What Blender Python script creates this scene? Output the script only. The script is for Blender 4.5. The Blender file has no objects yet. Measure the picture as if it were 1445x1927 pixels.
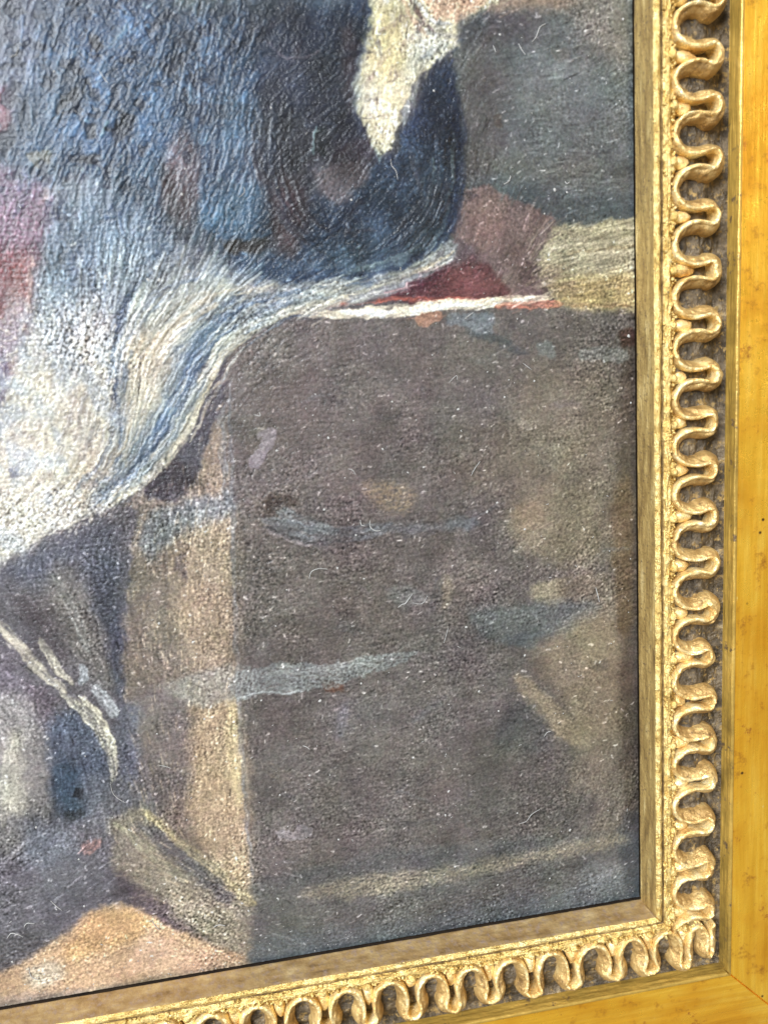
import bpy, math, random
import numpy as np
from mathutils import Matrix, Vector

rng = np.random.default_rng(7)
random.seed(7)

# ---------------------------------------------------------------- units
# Everything is laid out in "pitches": one repeat of the frame's scroll ornament, about 8 mm.
# frame x = right, y = up, z = out of the wall towards the viewer.
S = 0.008
H0 = 1.30


def Wv(x, y, z):
    return (x * S, -z * S, y * S + H0)


def Wa(P):
    P = np.asarray(P, float)
    return np.stack([P[:, 0] * S, -P[:, 2] * S, P[:, 1] * S + H0], 1)


# ---------------------------------------------------------------- camera
CAM = np.array([-9.26, 13.66, 14.46])
FPX = 1450.0
PW, PH = 1445.0, 1927.0
rv = np.array([3.290, -0.124, 0.260])


def rodr(w):
    t = np.linalg.norm(w); k = w / t
    K = np.array([[0, -k[2], k[1]], [k[2], 0, -k[0]], [-k[1], k[0], 0]])
    return np.eye(3) + math.sin(t) * K + (1 - math.cos(t)) * K @ K


RC = rodr(rv)                                   # rows: right, down, forward in frame axes
CAM = -RC.T @ np.array([7.629, 10.420, 17.736])

scene = bpy.context.scene
cam_data = bpy.data.cameras.new('camera')
cam = bpy.data.objects.new('camera', cam_data)
scene.collection.objects.link(cam)
toW = np.array([[1, 0, 0], [0, 0, -1], [0, 1, 0]], float)
right, up, back = toW @ RC[0], toW @ -RC[1], toW @ -RC[2]
M = Matrix(((right[0], up[0], back[0], 0), (right[1], up[1], back[1], 0), (right[2], up[2], back[2], 0), (0, 0, 0, 1)))
M.translation = Vector(Wv(*CAM))
cam.matrix_world = M
cam_data.sensor_fit = 'VERTICAL'
cam_data.sensor_height = 36.0
cam_data.lens = 36.0 * FPX / PH
cam_data.clip_start = 0.005
cam_data.clip_end = 50
cam_data.dof.use_dof = True
cam_data.dof.focus_distance = 16.6 * S
cam_data.dof.aperture_fstop = 16.0
scene.camera = cam

# ---------------------------------------------------------------- light
world = bpy.data.worlds.new('World')
scene.world = world
world.use_nodes = True
world.node_tree.nodes['Background'].inputs[0].default_value = (1.0, 0.93, 0.84, 1)
world.node_tree.nodes['Background'].inputs[1].default_value = 0.28


def area(name, loc, target, sx, sy, power, col):
    d = bpy.data.lights.new(name, 'AREA')
    d.shape = 'RECTANGLE'; d.size = sx; d.size_y = sy; d.energy = power; d.color = col
    o = bpy.data.objects.new(name, d)
    scene.collection.objects.link(o)
    o.location = loc
    o.rotation_euler = (Vector(target) - Vector(loc)).to_track_quat('-Z', 'Y').to_euler()
    return o


TGT = Wv(-8, 12, 0)
area('window_light', (-1.00, -1.26, 2.18), TGT, 0.7, 0.95, 78, (0.88, 0.94, 1.0))
area('room_lamp', (1.5, -1.1, 1.9), TGT, 0.4, 0.4, 7, (1.0, 0.80, 0.56))

scene.view_settings.view_transform = 'Standard'
scene.view_settings.look = 'None'
scene.view_settings.exposure = 0.0
scene.view_settings.gamma = 1.0

# ---------------------------------------------------------------- helpers
COL = scene.collection
WORLD = {}                     # world position of every Empty


def empty(name, loc):
    o = bpy.data.objects.new(name, None)
    o.empty_display_size = 0.01
    COL.objects.link(o)
    o.location = loc
    WORLD[o.name] = Vector(loc)
    return o


def mesh_np(name, P, F, mat, parent=None, smooth=True, colors=None, normals=None):
    """P (n,3) in frame units, F (m,4) or (m,3) int array."""
    F = np.asarray(F, np.int32)
    me = bpy.data.meshes.new(name)
    me.vertices.add(len(P))
    me.vertices.foreach_set('co', Wa(P).astype(np.float32).ravel())
    k = F.shape[1]
    me.loops.add(F.size)
    me.loops.foreach_set('vertex_index', F.ravel())
    me.polygons.add(len(F))
    me.polygons.foreach_set('loop_start', (np.arange(len(F)) * k).astype(np.int32))
    try:
        me.polygons.foreach_set('loop_total', np.full(len(F), k, np.int32))
    except Exception:
        pass
    me.update(calc_edges=True)
    me.polygons.foreach_set('use_smooth', np.full(len(F), smooth, bool))
    if colors is not None:
        a = me.color_attributes.new('Col', 'FLOAT_COLOR', 'POINT')
        c = np.ones((len(P), 4), np.float32); c[:, :3] = colors
        a.data.foreach_set('color', c.ravel())
    if normals is not None:
        n = np.stack([normals[:, 0], -normals[:, 2], normals[:, 1]], 1)
        me.normals_split_custom_set_from_vertices(n.astype(np.float32).tolist())
    me.materials.append(mat)
    o = bpy.data.objects.new(name, me)
    COL.objects.link(o)
    if parent is not None:
        o.parent = parent
        o.matrix_parent_inverse = Matrix.Translation(-WORLD[parent.name])
    return o


def gridfaces(nu, nv):
    i = np.arange(nu - 1)[:, None] * nv + np.arange(nv - 1)[None, :]
    return np.stack([i, i + 1, i + nv + 1, i + nv], -1).reshape(-1, 4)


def gblur(shape, sy, sx, seed):
    r = np.random.default_rng(seed).standard_normal(shape)
    fy = np.fft.fftfreq(shape[0])[:, None]; fx = np.fft.rfftfreq(shape[1])[None, :]
    k = np.exp(-2 * (math.pi ** 2) * ((fy * sy) ** 2 + (fx * sx) ** 2))
    o = np.fft.irfft2(np.fft.rfft2(r) * k, s=shape)
    return (o - o.mean()) / (o.std() + 1e-9)


def blur(a, s):
    fy = np.fft.fftfreq(a.shape[0])[:, None]; fx = np.fft.rfftfreq(a.shape[1])[None, :]
    k = np.exp(-2 * (math.pi ** 2) * ((fy * s) ** 2 + (fx * s) ** 2))
    return np.fft.irfft2(np.fft.rfft2(a) * k, s=a.shape)


def lin(c):
    c = np.clip(np.asarray(c, float), 0, 1)
    return np.where(c <= 0.04045, c / 12.92, ((c + 0.055) / 1.055) ** 2.4)


def rgb(r, g, b):
    return tuple(lin(np.array([r, g, b]) / 255.0)) + (1.0,)


# ---------------------------------------------------------------- materials
class NT:
    def __init__(s, name):
        s.m = bpy.data.materials.new(name); s.m.use_nodes = True
        s.t = s.m.node_tree; s.b = s.t.nodes['Principled BSDF']

    def n(s, typ, **kw):
        x = s.t.nodes.new(typ)
        for k, v in kw.items():
            setattr(x, k, v)
        return x

    def l(s, a, b):
        s.t.links.new(a, b)

    def noise(s, vec, scale, detail=4, rough=0.6):
        x = s.n('ShaderNodeTexNoise')
        x.inputs['Scale'].default_value = scale
        x.inputs['Detail'].default_value = detail
        x.inputs['Roughness'].default_value = rough
        s.l(vec, x.inputs['Vector'])
        return x.outputs['Fac']

    def ramp(s, fac, stops):
        x = s.n('ShaderNodeValToRGB')
        e = x.color_ramp.elements
        while len(e) < len(stops):
            e.new(0.5)
        for q, (p, c) in zip(e, stops):
            q.position = p; q.color = c
        s.l(fac, x.inputs[0])
        return x.outputs[0]

    def mapv(s, scale):
        tc = s.n('ShaderNodeTexCoord'); mp = s.n('ShaderNodeMapping')
        mp.inputs['Scale'].default_value = scale
        s.l(tc.outputs['Object'], mp.inputs[0])
        return mp.outputs[0]

    def mix(s, fac, a, b, mode='MIX'):
        x = s.n('ShaderNodeMix', data_type='RGBA', blend_type=mode)
        if isinstance(fac, float):
            x.inputs[0].default_value = fac
        else:
            s.l(fac, x.inputs[0])
        for i, v in ((6, a), (7, b)):
            if isinstance(v, tuple):
                x.inputs[i].default_value = v
            else:
                s.l(v, x.inputs[i])
        return x.outputs[2]

    def bump(s, h, strength, dist):
        x = s.n('ShaderNodeBump')
        x.inputs['Strength'].default_value = strength
        x.inputs['Distance'].default_value = dist
        s.l(h, x.inputs['Height'])
        s.l(x.outputs[0], s.b.inputs['Normal'])


def gilt(name, stops, metallic, rough, grain, fscale, fstops=None, bumpd=0.12, rvar=0.2):
    """worn gilding: colour from streaky noise (grain = axis stretch), speckled wear, rough relief"""
    q = NT(name)
    v = q.mapv(grain)
    n1 = q.noise(v, fscale, 6, 0.65)
    c = q.ramp(n1, stops)
    if fstops:
        v2 = q.mapv((1, 1, 1))
        n2 = q.noise(v2, fscale * 2.3, 5, 0.7)
        f = q.ramp(n2, fstops[0])
        c = q.mix(f, c, fstops[1])
    q.l(c, q.b.inputs['Base Color'])
    q.b.inputs['Metallic'].default_value = metallic
    v3 = q.mapv((1, 1, 1))
    n3 = q.noise(v3, fscale * 1.6, 5, 0.7)
    mr = q.n('ShaderNodeMapRange')
    mr.inputs['From Min'].default_value = 0.3; mr.inputs['From Max'].default_value = 0.7
    mr.inputs['To Min'].default_value = rough - rvar / 2; mr.inputs['To Max'].default_value = rough + rvar / 2
    q.l(n3, mr.inputs[0]); q.l(mr.outputs[0], q.b.inputs['Roughness'])
    ad = q.n('ShaderNodeMath', operation='ADD')
    q.l(n1, ad.inputs[0]); q.l(n3, ad.inputs[1])
    q.bump(ad.outputs[0], 0.7, bumpd * S)
    return q.m


K = ((0.0, (0, 0, 0, 1)), (1.0, (1, 1, 1, 1)))


def bw(a, b):
    return ((a, (0, 0, 0, 1)), (b, (1, 1, 1, 1)))


U1 = 1.0 / S
M_lip_v = gilt('worn_gilt_lip_upright', ((.28, rgb(104, 84, 52)), (.44, rgb(160, 132, 80)), (.58, rgb(188, 160, 100)), (.72, rgb(238, 216, 158))), .45, .38, (1, 1, .14), 6 * U1,
               (bw(.56, .66), rgb(120, 100, 72)), bumpd=.045)
M_lip_h = gilt('worn_gilt_lip_level', ((.25, rgb(118, 92, 56)), (.45, rgb(158, 128, 84)), (.6, rgb(178, 150, 104)), (.78, rgb(206, 182, 136))), .35, .40, (.7, 1, 1), 3.2 * U1,
               (bw(.50, .70), rgb(160, 138, 122)), bumpd=.03)
M_bead = gilt('rubbed_gilt', ((.3, rgb(160, 124, 64)), (.45, rgb(222, 188, 112)), (.62, rgb(246, 222, 154)), (.8, rgb(255, 242, 196))), .6, .32, (1, 1, 1), 4 * U1,
              (bw(.60, .70), rgb(132, 108, 70)))
M_loop = gilt('gilt_scrollwork', ((.28, rgb(168, 120, 62)), (.42, rgb(236, 198, 126)), (.58, rgb(252, 228, 168)), (.78, rgb(255, 248, 216))), .5, .28, (1, 1, 1), 3 * U1,
              (bw(.60, .72), rgb(150, 120, 84)), bumpd=.10)
M_flank = gilt('shaded_gilt_flank', ((.28, rgb(134, 104, 62)), (.44, rgb(196, 158, 98)), (.6, rgb(222, 188, 124)), (.8, rgb(246, 226, 172))), .5, .36, (1, 1, 1), 3 * U1,
               (bw(.56, .70), rgb(138, 110, 78)), bumpd=.12)  # darker gilt, shading of the flank against the bright rim put into colour
M_cove = gilt('dark_toned_ground', ((.3, rgb(38, 32, 25)), (.46, rgb(80, 69, 54)), (.6, rgb(118, 103, 82)), (.75, rgb(184, 164, 126))), .2, .38, (1, 1, 1), 3.2 * U1,
              (bw(.54, .66), rgb(168, 138, 84)), bumpd=.2)
M_groove = gilt('brown_groove', ((.3, rgb(84, 64, 40)), (.5, rgb(140, 112, 66)), (.7, rgb(190, 160, 100))), .3, .5, (1, 1, 1), 4 * U1)  # browner than the mouldings on either side
M_riser = gilt('chipped_gilt_step', ((.3, rgb(120, 98, 52)), (.45, rgb(172, 140, 66)), (.65, rgb(200, 164, 80)), (.8, rgb(236, 200, 116))), .45, .40, (1, 1, 1), .9 * U1,
               (bw(.61, .66), rgb(112, 92, 68)), bumpd=.05, rvar=.12)



def burnished(name, grain):
    q = NT(name)
    v = q.mapv(grain); w = q.mapv((1, 1, 1))
    base = q.ramp(q.noise(v, 7 * U1, 5, .6), ((.3, rgb(214, 160, 42)), (.5, rgb(228, 176, 54)), (.72, rgb(240, 196, 78))))
    patch = q.noise(w, .55 * U1, 4, .6)
    c = q.mix(q.ramp(patch, bw(.42, .62)), base, q.ramp(q.noise(v, 5 * U1, 5, .6), ((.3, rgb(196, 134, 26)), (.7, rgb(224, 164, 44)))))
    grime = q.noise(w, 2.2 * U1, 7, .75)
    c = q.mix(q.ramp(grime, bw(.56, .70)), c, rgb(156, 104, 32))
    clay = q.noise(q.mapv((1, 1, 1)), 1.3 * U1, 8, .8)
    c = q.mix(q.ramp(clay, bw(.60, .66)), c, rgb(168, 104, 40))
    scr = q.noise(q.mapv((1, .6, .35)), 14 * U1, 2, .5)
    c = q.mix(q.ramp(scr, bw(.74, .80)), c, rgb(244, 212, 128))
    vo = q.n('ShaderNodeTexVoronoi'); vo.inputs['Scale'].default_value = 1.1 * U1; vo.inputs['Randomness'].default_value = 1
    q.l(w, vo.inputs['Vector'])
    pit = q.ramp(vo.outputs['Distance'], ((.02, (1, 1, 1, 1)), (.05, (0, 0, 0, 1))))
    c = q.mix(pit, c, rgb(70, 46, 24))
    q.l(c, q.b.inputs['Base Color'])
    q.b.inputs['Metallic'].default_value = .55
    mr = q.n('ShaderNodeMapRange'); mr.inputs['From Min'].default_value = .35; mr.inputs['From Max'].default_value = .65
    mr.inputs['To Min'].default_value = .22; mr.inputs['To Max'].default_value = .46
    q.l(grime, mr.inputs[0]); q.l(mr.outputs[0], q.b.inputs['Roughness'])
    ad = q.n('ShaderNodeMath', operation='ADD')
    q.l(q.noise(v, 9 * U1, 4, .6), ad.inputs[0]); q.l(grime, ad.inputs[1])
    q.bump(ad.outputs[0], .6, .03 * S)
    return q.m


M_slope_v = burnished('burnished_gold_upright', (1, 1, .06))
M_slope_h = burnished('burnished_gold_level', (.06, 1, 1))

# paint film: vertex colour of the picture with a fine weave and grain of its own
q = NT('aged_oil_paint')
at = q.n('ShaderNodeVertexColor', layer_name='Col')
v = q.mapv((1, 1, 1))
g1 = q.noise(v, 16 * U1, 3, .7)
g2 = q.noise(v, 6 * U1, 5, .7)
f1 = q.ramp(g1, ((.30, (.62, .62, .64, 1)), (.5, (1, 1, 1, 1)), (.70, (1.5, 1.5, 1.5, 1))))
c = q.mix(1.0, at.outputs[0], f1, 'MULTIPLY')
q.l(c, q.b.inputs['Base Color'])
mr = q.n('ShaderNodeMapRange'); mr.inputs['To Min'].default_value = .20; mr.inputs['To Max'].default_value = .44
q.l(g2, mr.inputs[0]); q.l(mr.outputs[0], q.b.inputs['Roughness'])
q.b.inputs['Specular IOR Level'].default_value = .46
wv = q.n('ShaderNodeTexWave', wave_type='BANDS', bands_direction='Z'); wv.inputs['Scale'].default_value = 3.2 * U1
wv.inputs['Distortion'].default_value = 3; wv.inputs['Detail'].default_value = 2
q.l(v, wv.inputs['Vector'])
ad = q.n('ShaderNodeMath', operation='MULTIPLY_ADD'); ad.inputs[1].default_value = .12
q.l(wv.outputs['Fac'], ad.inputs[0]); q.l(g1, ad.inputs[2])
q.bump(ad.outputs[0], .55, .03 * S)
M_paint = q.m

q = NT('pale_lint')
q.b.inputs['Base Color'].default_value = rgb(168, 166, 162); q.b.inputs['Roughness'].default_value = .6
M_dust = q.m
q = NT('raw_wood_back')
q.l(q.ramp(q.noise(q.mapv((1, 1, .1)), 3 * U1, 5), ((.3, rgb(38, 28, 20)), (.7, rgb(70, 54, 38)))), q.b.inputs['Base Color'])
q.b.inputs['Roughness'].default_value = .8
M_wood = q.m

# ---------------------------------------------------------------- geometry constants
WS = 1.538             # sight edge to ornament tip line
ZS = -0.556            # sight edge height
ZC = -0.70             # painted surface
OW, OH = 17.2, 22.4    # sight size of the picture
XL, XR = -WS - OW, -WS
YB, YT = WS, WS + OH


def pix(x, y, z=ZC):
    """photograph point -> point on the plane at height z"""
    d = np.stack([(np.asarray(x, float) - PW / 2) / FPX, (np.asarray(y, float) - PH / 2) / FPX, np.ones_like(np.asarray(x, float))], -1) @ RC
    t = (z - CAM[2]) / d[..., 2]
    return (CAM + d * t[..., None])[..., :2]


# ---------------------------------------------------------------- the picture: pigment laid on a grid
RES = 52.0
FX0, FX1, FY0, FY1 = -15.9, -1.498, 1.498, 20.9
NX = int((FX1 - FX0) * RES) + 1
NY = int((FY1 - FY0) * RES) + 1
gxs = FX0 + np.arange(NX) / RES
gys = FY1 - np.arange(NY) / RES            # row 0 is the top
GX, GY = np.meshgrid(np.arange(NX, dtype=np.float32), np.arange(NY, dtype=np.float32))


def gp(pts):
    """photo points -> raster points (col,row)"""
    a = np.asarray(pts, float)
    w = pix(a[:, 0], a[:, 1])
    return np.stack([(w[:, 0] - FX0) * RES, (FY1 - w[:, 1]) * RES], 1)


PS = 0.56                                   # raster cells per photo pixel, about
warpx = gblur((NY, NX), 5, 5, 1) * 1.2 + gblur((NY, NX), 1.5, 1.5, 2) * .9
warpy = gblur((NY, NX), 5, 5, 3) * 1.2 + gblur((NY, NX), 1.5, 1.5, 4) * .9
WX = (GX + warpx).astype(np.float32)
WY = (GY + warpy).astype(np.float32)
img = np.zeros((NY, NX, 3), np.float32)
hgt = np.zeros((NY, NX), np.float32)
lab = np.zeros((NY, NX), np.int16)
grain = np.full((NY, NX), .75, np.float32)      # strength of the broken-colour grain
LABELS = []


def smoothpts(p, n=8, closed=True):
    """Catmull-Rom through the points"""
    m = len(p); out = []
    rngk = range(m) if closed else range(m - 1)
    for i in rngk:
        if closed:
            a, b, c, d = p[i - 1], p[i], p[(i + 1) % m], p[(i + 2) % m]
        else:
            a, b, c, d = p[max(i - 1, 0)], p[i], p[i + 1], p[min(i + 2, m - 1)]
        for t in np.arange(n) / n:
            out.append(.5 * ((2 * b) + (-a + c) * t + (2 * a - 5 * b + 4 * c - d) * t * t + (-a + 3 * b - 3 * c + d) * t ** 3))
    if not closed:
        out.append(p[-1])
    return np.array(out)


def polymask(pts, feather, smooth=3):
    p = gp(pts)
    if smooth:
        p = smoothpts(p, smooth)
    f = max(feather * PS, .7)
    x0, y0 = np.floor(p.min(0) - 2.5 * f - 6).astype(int); x1, y1 = np.ceil(p.max(0) + 2.5 * f + 6).astype(int)
    x0, y0, x1, y1 = max(x0, 0), max(y0, 0), min(x1, NX), min(y1, NY)
    if x1 <= x0 or y1 <= y0:
        return None
    X = WX[y0:y1, x0:x1]; Y = WY[y0:y1, x0:x1]
    inside = np.zeros(X.shape, bool); dist = np.full(X.shape, 1e9, np.float32)
    for i in range(len(p)):
        ax, ay = p[i]; bx, by = p[(i + 1) % len(p)]
        dx, dy = bx - ax, by - ay
        L = dx * dx + dy * dy + 1e-9
        t = np.clip(((X - ax) * dx + (Y - ay) * dy) / L, 0, 1)
        dist = np.minimum(dist, (X - ax - t * dx) ** 2 + (Y - ay - t * dy) ** 2)
        if ay != by:
            c = ((ay > Y) != (by > Y)) & (X < (bx - ax) * (Y - ay) / (by - ay) + ax)
            inside ^= c
    sd = np.sqrt(dist) * np.where(inside, 1, -1)
    m = np.clip(.5 + sd / (2 * f), 0, 1)
    return (slice(y0, y1), slice(x0, x1)), m * m * (3 - 2 * m)


def poly(pts, col, feather=6, op=1.0, g=None, name=None, smooth=3, rough=0.0, h=0.0):
    r = polymask(pts, feather, smooth)
    if r is None:
        return
    sl, m = r
    mm = m * op
    if rough:
        mm = mm * np.clip(.5 + (VERM[sl] * .35 + STREAK[sl] * .45) * rough + (1 - rough) * .5, 0, 1)
    img[sl] += (np.array(col, np.float32) / 255 - img[sl]) * mm[..., None]
    hgt[sl] += h * m
    if g is not None:
        grain[sl] += (g - grain[sl]) * m
    if name is not None:
        if name not in LABELS:
            LABELS.append(name)
        lab[sl][m > .5] = LABELS.index(name)


def stroke(pts, w, col, op=.8, bristle=.6, h=.5, taper=True, g=None, seed=None):
    """a loaded brush pulled along a curve: bristle streaks run with it, ridges stand up"""
    p = smoothpts(gp(pts), 10, False)
    w = w * PS
    x0, y0 = np.floor(p.min(0) - w - 4).astype(int); x1, y1 = np.ceil(p.max(0) + w + 4).astype(int)
    x0, y0, x1, y1 = max(x0, 0), max(y0, 0), min(x1, NX), min(y1, NY)
    if x1 <= x0 or y1 <= y0:
        return
    X = WX[y0:y1, x0:x1] * .6 + GX[y0:y1, x0:x1] * .4
    Y = WY[y0:y1, x0:x1] * .6 + GY[y0:y1, x0:x1] * .4
    best = np.full(X.shape, 1e9); across = np.zeros(X.shape); along = np.zeros(X.shape)
    seg = np.linalg.norm(np.diff(p, axis=0), axis=1); cum = np.concatenate([[0], np.cumsum(seg)]); tot = cum[-1]
    for i in range(len(p) - 1):
        ax, ay = p[i]; dx, dy = p[i + 1] - p[i]
        L = dx * dx + dy * dy + 1e-9
        t = np.clip(((X - ax) * dx + (Y - ay) * dy) / L, 0, 1)
        ex, ey = X - ax - t * dx, Y - ay - t * dy
        d = ex * ex + ey * ey
        k = d < best
        best[k] = d[k]
        across[k] = ((ex * dy - ey * dx) / math.sqrt(L))[k]
        along[k] = (cum[i] + t * seg[i])[k]
    d = np.sqrt(best)
    tt = along / (tot + 1e-9)
    ww = w / 2 * (np.sqrt(np.clip(1 - (2 * tt - 1) ** 4, 0.02, 1)) if taper else 1)
    m = np.clip((ww - d) / max(1.0, w * .12) + .5, 0, 1)
    r_ = np.random.default_rng(seed if seed is not None else int(abs(p[0, 0] * 31 + p[0, 1] * 17)))
    nb = max(int(w / 1.6), 3)
    tab = r_.standard_normal((nb + 2, max(int(tot / 12), 3) + 2))
    ai = np.clip((across / (w + 1e-6) + .5) * nb, 0, nb); li = np.clip(along / 12, 0, tab.shape[1] - 2)
    a0 = np.floor(ai).astype(int); l0 = np.floor(li).astype(int); af = ai - a0; lf = li - l0
    a1 = np.minimum(a0 + 1, tab.shape[0] - 1)
    b = (tab[a0, l0] * (1 - lf) + tab[a0, l0 + 1] * lf) * (1 - af) + (tab[a1, l0] * (1 - lf) + tab[a1, l0 + 1] * lf) * af
    cov = m * op * np.clip(1 - bristle * .5 + b * bristle * .5, 0, 1)
    sl = (slice(y0, y1), slice(x0, x1))
    cc = np.array(col, np.float32) / 255
    img[sl] += (cc * (1 + .10 * b[..., None]) - img[sl]) * cov[..., None]
    hgt[sl] += (h * m * (.6 + .4 * b)).astype(np.float32)
    if g is not None:
        grain[sl] += (g - grain[sl]) * m


# --- brush direction field (photo px, angle in degrees, 0 = level, 90 = upright), then streaks drawn out along it
DIRS = [(150, 150, 70), (250, 250, 65), (100, 420, 65), (60, 300, 50), (400, 200, 80), (430, 330, 75), (600, 150, 40), (650, 330, 60), (560, 430, 30),
        (800, 400, 60), (840, 250, 80), (740, 150, 80), (1000, 200, 5), (1100, 100, 15), (1120, 330, 8), (930, 430, 70), (1110, 500, 3), (850, 560, 5),
        (500, 560, 15), (620, 560, 12), (400, 640, 45), (330, 760, 58), (150, 600, 75), (100, 800, 65), (60, 950, 50), (220, 900, 60), (250, 700, 80),
        (600, 750, 5), (800, 800, 8), (1000, 800, 8), (1120, 900, 20), (600, 1000, 170), (800, 1050, 5), (1050, 1040, 40), (1050, 1180, 5), (620, 1270, 8),
        (900, 1400, 4), (1100, 1300, 140), (600, 1500, 4), (700, 1700, 8), (1000, 1650, 10), (1150, 1500, 70), (330, 1100, 90), (400, 1400, 90), (420, 1550, 88),
        (300, 1250, 85), (120, 1150, 120), (60, 1250, 130), (200, 1400, 105), (60, 1450, 90), (130, 1500, 90), (330, 1640, 140), (430, 1720, 140), (100, 1650, 20),
        (200, 1780, 10), (100, 1850, 10), (350, 900, 80), (40, 560, 78), (30, 220, 70)]
D = np.array(DIRS, float)
dp = gp(D[:, :2])
# image rows run downwards, so an angle measured anticlockwise has -sin in raster space
ca = np.cos(2 * np.radians(D[:, 2])); sa = np.sin(2 * np.radians(D[:, 2]))
st = 6
cy, cx = np.mgrid[0:NY:st, 0:NX:st]
A = np.zeros(cy.shape); B = np.zeros(cy.shape)
for (px_, py_), c_, s_ in zip(dp, ca, sa):
    wgt = 1.0 / (((cx - px_) ** 2 + (cy - py_) ** 2 + 60.0) ** 1.5)
    A += wgt * c_; B += wgt * s_
ang = .5 * np.arctan2(B, A)
ang = ang + .12 * gblur(ang.shape, 5, 5, 11)
ang = np.repeat(np.repeat(ang, st, 0), st, 1)[:NY, :NX]
ux = np.cos(ang).astype(np.float32); uy = -np.sin(ang).astype(np.float32)


def lic(src, n, step=1.0):
    out = src.copy(); cnt = 1
    for sgn in (1, -1):
        X = GX.copy(); Y = GY.copy()
        for _ in range(n):
            xi = np.clip(np.rint(X), 0, NX - 1).astype(np.int32); yi = np.clip(np.rint(Y), 0, NY - 1).astype(np.int32)
            X += sgn * step * ux[yi, xi]; Y += sgn * step * uy[yi, xi]
            xi = np.clip(np.rint(X), 0, NX - 1).astype(np.int32); yi = np.clip(np.rint(Y), 0, NY - 1).astype(np.int32)
            out += src[yi, xi]; cnt += 1
    out /= cnt
    return ((out - out.mean()) / out.std()).astype(np.float32)


w0 = gblur((NY, NX), .7, .7, 21)
STREAK = lic((w0 - blur(w0, 2.5)).astype(np.float32), 3)
STREAK2 = lic(gblur((NY, NX), 1.6, 1.6, 22).astype(np.float32), 14)
w1 = rng.standard_normal((NY, NX))
VERM = blur(w1, .8) - blur(w1, 1.9)
VERM = (VERM / VERM.std()).astype(np.float32)
FINE = blur(w1[::-1], .55)
FINE = (FINE / FINE.std()).astype(np.float32)
MID = gblur((NY, NX), 6, 6, 23).astype(np.float32)
BIG = gblur((NY, NX), 22, 22, 24).astype(np.float32)



TAB = np.random.default_rng(77).standard_normal((64, 24)).astype(np.float32)


def dab(cx, cy, L, w, col, op, h, a=None, key=0):
    """one short bristle mark in raster cells: L half length, w half width, along the brush direction"""
    ix = min(max(int(cx), 0), NX - 1); iy = min(max(int(cy), 0), NY - 1)
    if a is None:
        dx, dy = float(ux[iy, ix]), float(uy[iy, ix])
    else:
        dx, dy = math.cos(a), -math.sin(a)
    ex = abs(dx) * L + abs(dy) * w + 1.5; ey = abs(dy) * L + abs(dx) * w + 1.5
    x0, x1, y0, y1 = max(int(cx - ex), 0), min(int(cx + ex) + 2, NX), max(int(cy - ey), 0), min(int(cy + ey) + 2, NY)
    if x1 <= x0 or y1 <= y0:
        return
    X = GX[y0:y1, x0:x1] - cx; Y = GY[y0:y1, x0:x1] - cy
    al = X * dx + Y * dy; ac = Y * dx - X * dy
    ac = ac + warpx[y0:y1, x0:x1] * .25
    m = np.clip((1 - np.abs(al) / L) * L / 2.5, 0, 1) * np.clip(w - np.abs(ac) + .5, 0, 1)
    b = TAB[key % 64][np.clip((ac * 1.1 + 12), 0, 23).astype(np.int32)]
    cov = m * op * np.clip(.75 + .3 * b, 0, 1)
    sl = img[y0:y1, x0:x1]
    sl += (col * (1 + .06 * b[..., None]) - sl) * cov[..., None]
    hgt[y0:y1, x0:x1] += h * m * (.7 + .3 * b)


def dabs(n, names, box, L, w, spread, op, h, smear=.6, bias=0.0, a=None, tint=None, seed=0, jit=0.0):
    """n marks inside the named passages: each drags the colour it starts on, lighter or darker by chance"""
    r = np.random.default_rng(seed)
    ids = [LABELS.index(k_) for k_ in names]
    c = gp([(box[0], box[1]), (box[2], box[1]), (box[2], box[3]), (box[0], box[3])])
    lo, hi = c.min(0), c.max(0)
    for k in range(n):
        x, y = r.uniform(lo[0], hi[0]), r.uniform(lo[1], hi[1])
        if not (0 <= x < NX and 0 <= y < NY) or lab[int(y), int(x)] not in ids:
            continue
        Lk, wk = r.uniform(*L), r.uniform(*w)
        sx = int(np.clip(x + ux[int(y), int(x)] * Lk * smear * r.uniform(-1, 1), 0, NX - 1))
        sy = int(np.clip(y + uy[int(y), int(x)] * Lk * smear * r.uniform(-1, 1), 0, NY - 1))
        base = img[sy, sx].copy()
        e = r.normal(bias, 1) * spread
        col = base * (1 + e) + (max(e, 0) * .12)
        if tint is not None and e > 0:
            col = col + (np.array(tint[int(r.integers(len(tint)))]) / 255 - col) * .35
        dab(x, y, Lk, wk, np.clip(col, .03, .97).astype(np.float32), op * r.uniform(.5, 1), h * (1 if e > 0 else -.4) * r.uniform(.4, 1.2), (None if jit == 0 else math.atan2(-uy[int(y), int(x)], ux[int(y), int(x)]) + r.normal(0, jit)) if a is None else math.radians(r.normal(*a)), k)


GAIN = .60
PLABEL = {'painted_coat': 'dark blue painted coat with worn brushwork', 'painted_drapery': 'cream white painted drapery with blue folds', 'painted_block': 'dark brown grey painted block',
          'painted_pillar': 'tan painted upright band', 'painted_background': 'slate grey painted background', 'painted_collar': 'pale yellow white painted collar',
          'painted_red_cloth': 'dull red painted cloth', 'painted_roll': 'mauve brown and cream painted roll', 'painted_floor': 'warm tan painted ground', 'painted_breeches': 'dark painted folds with cream straps'}
img[:] = np.array((84, 82, 86), np.float32) / 255
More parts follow.
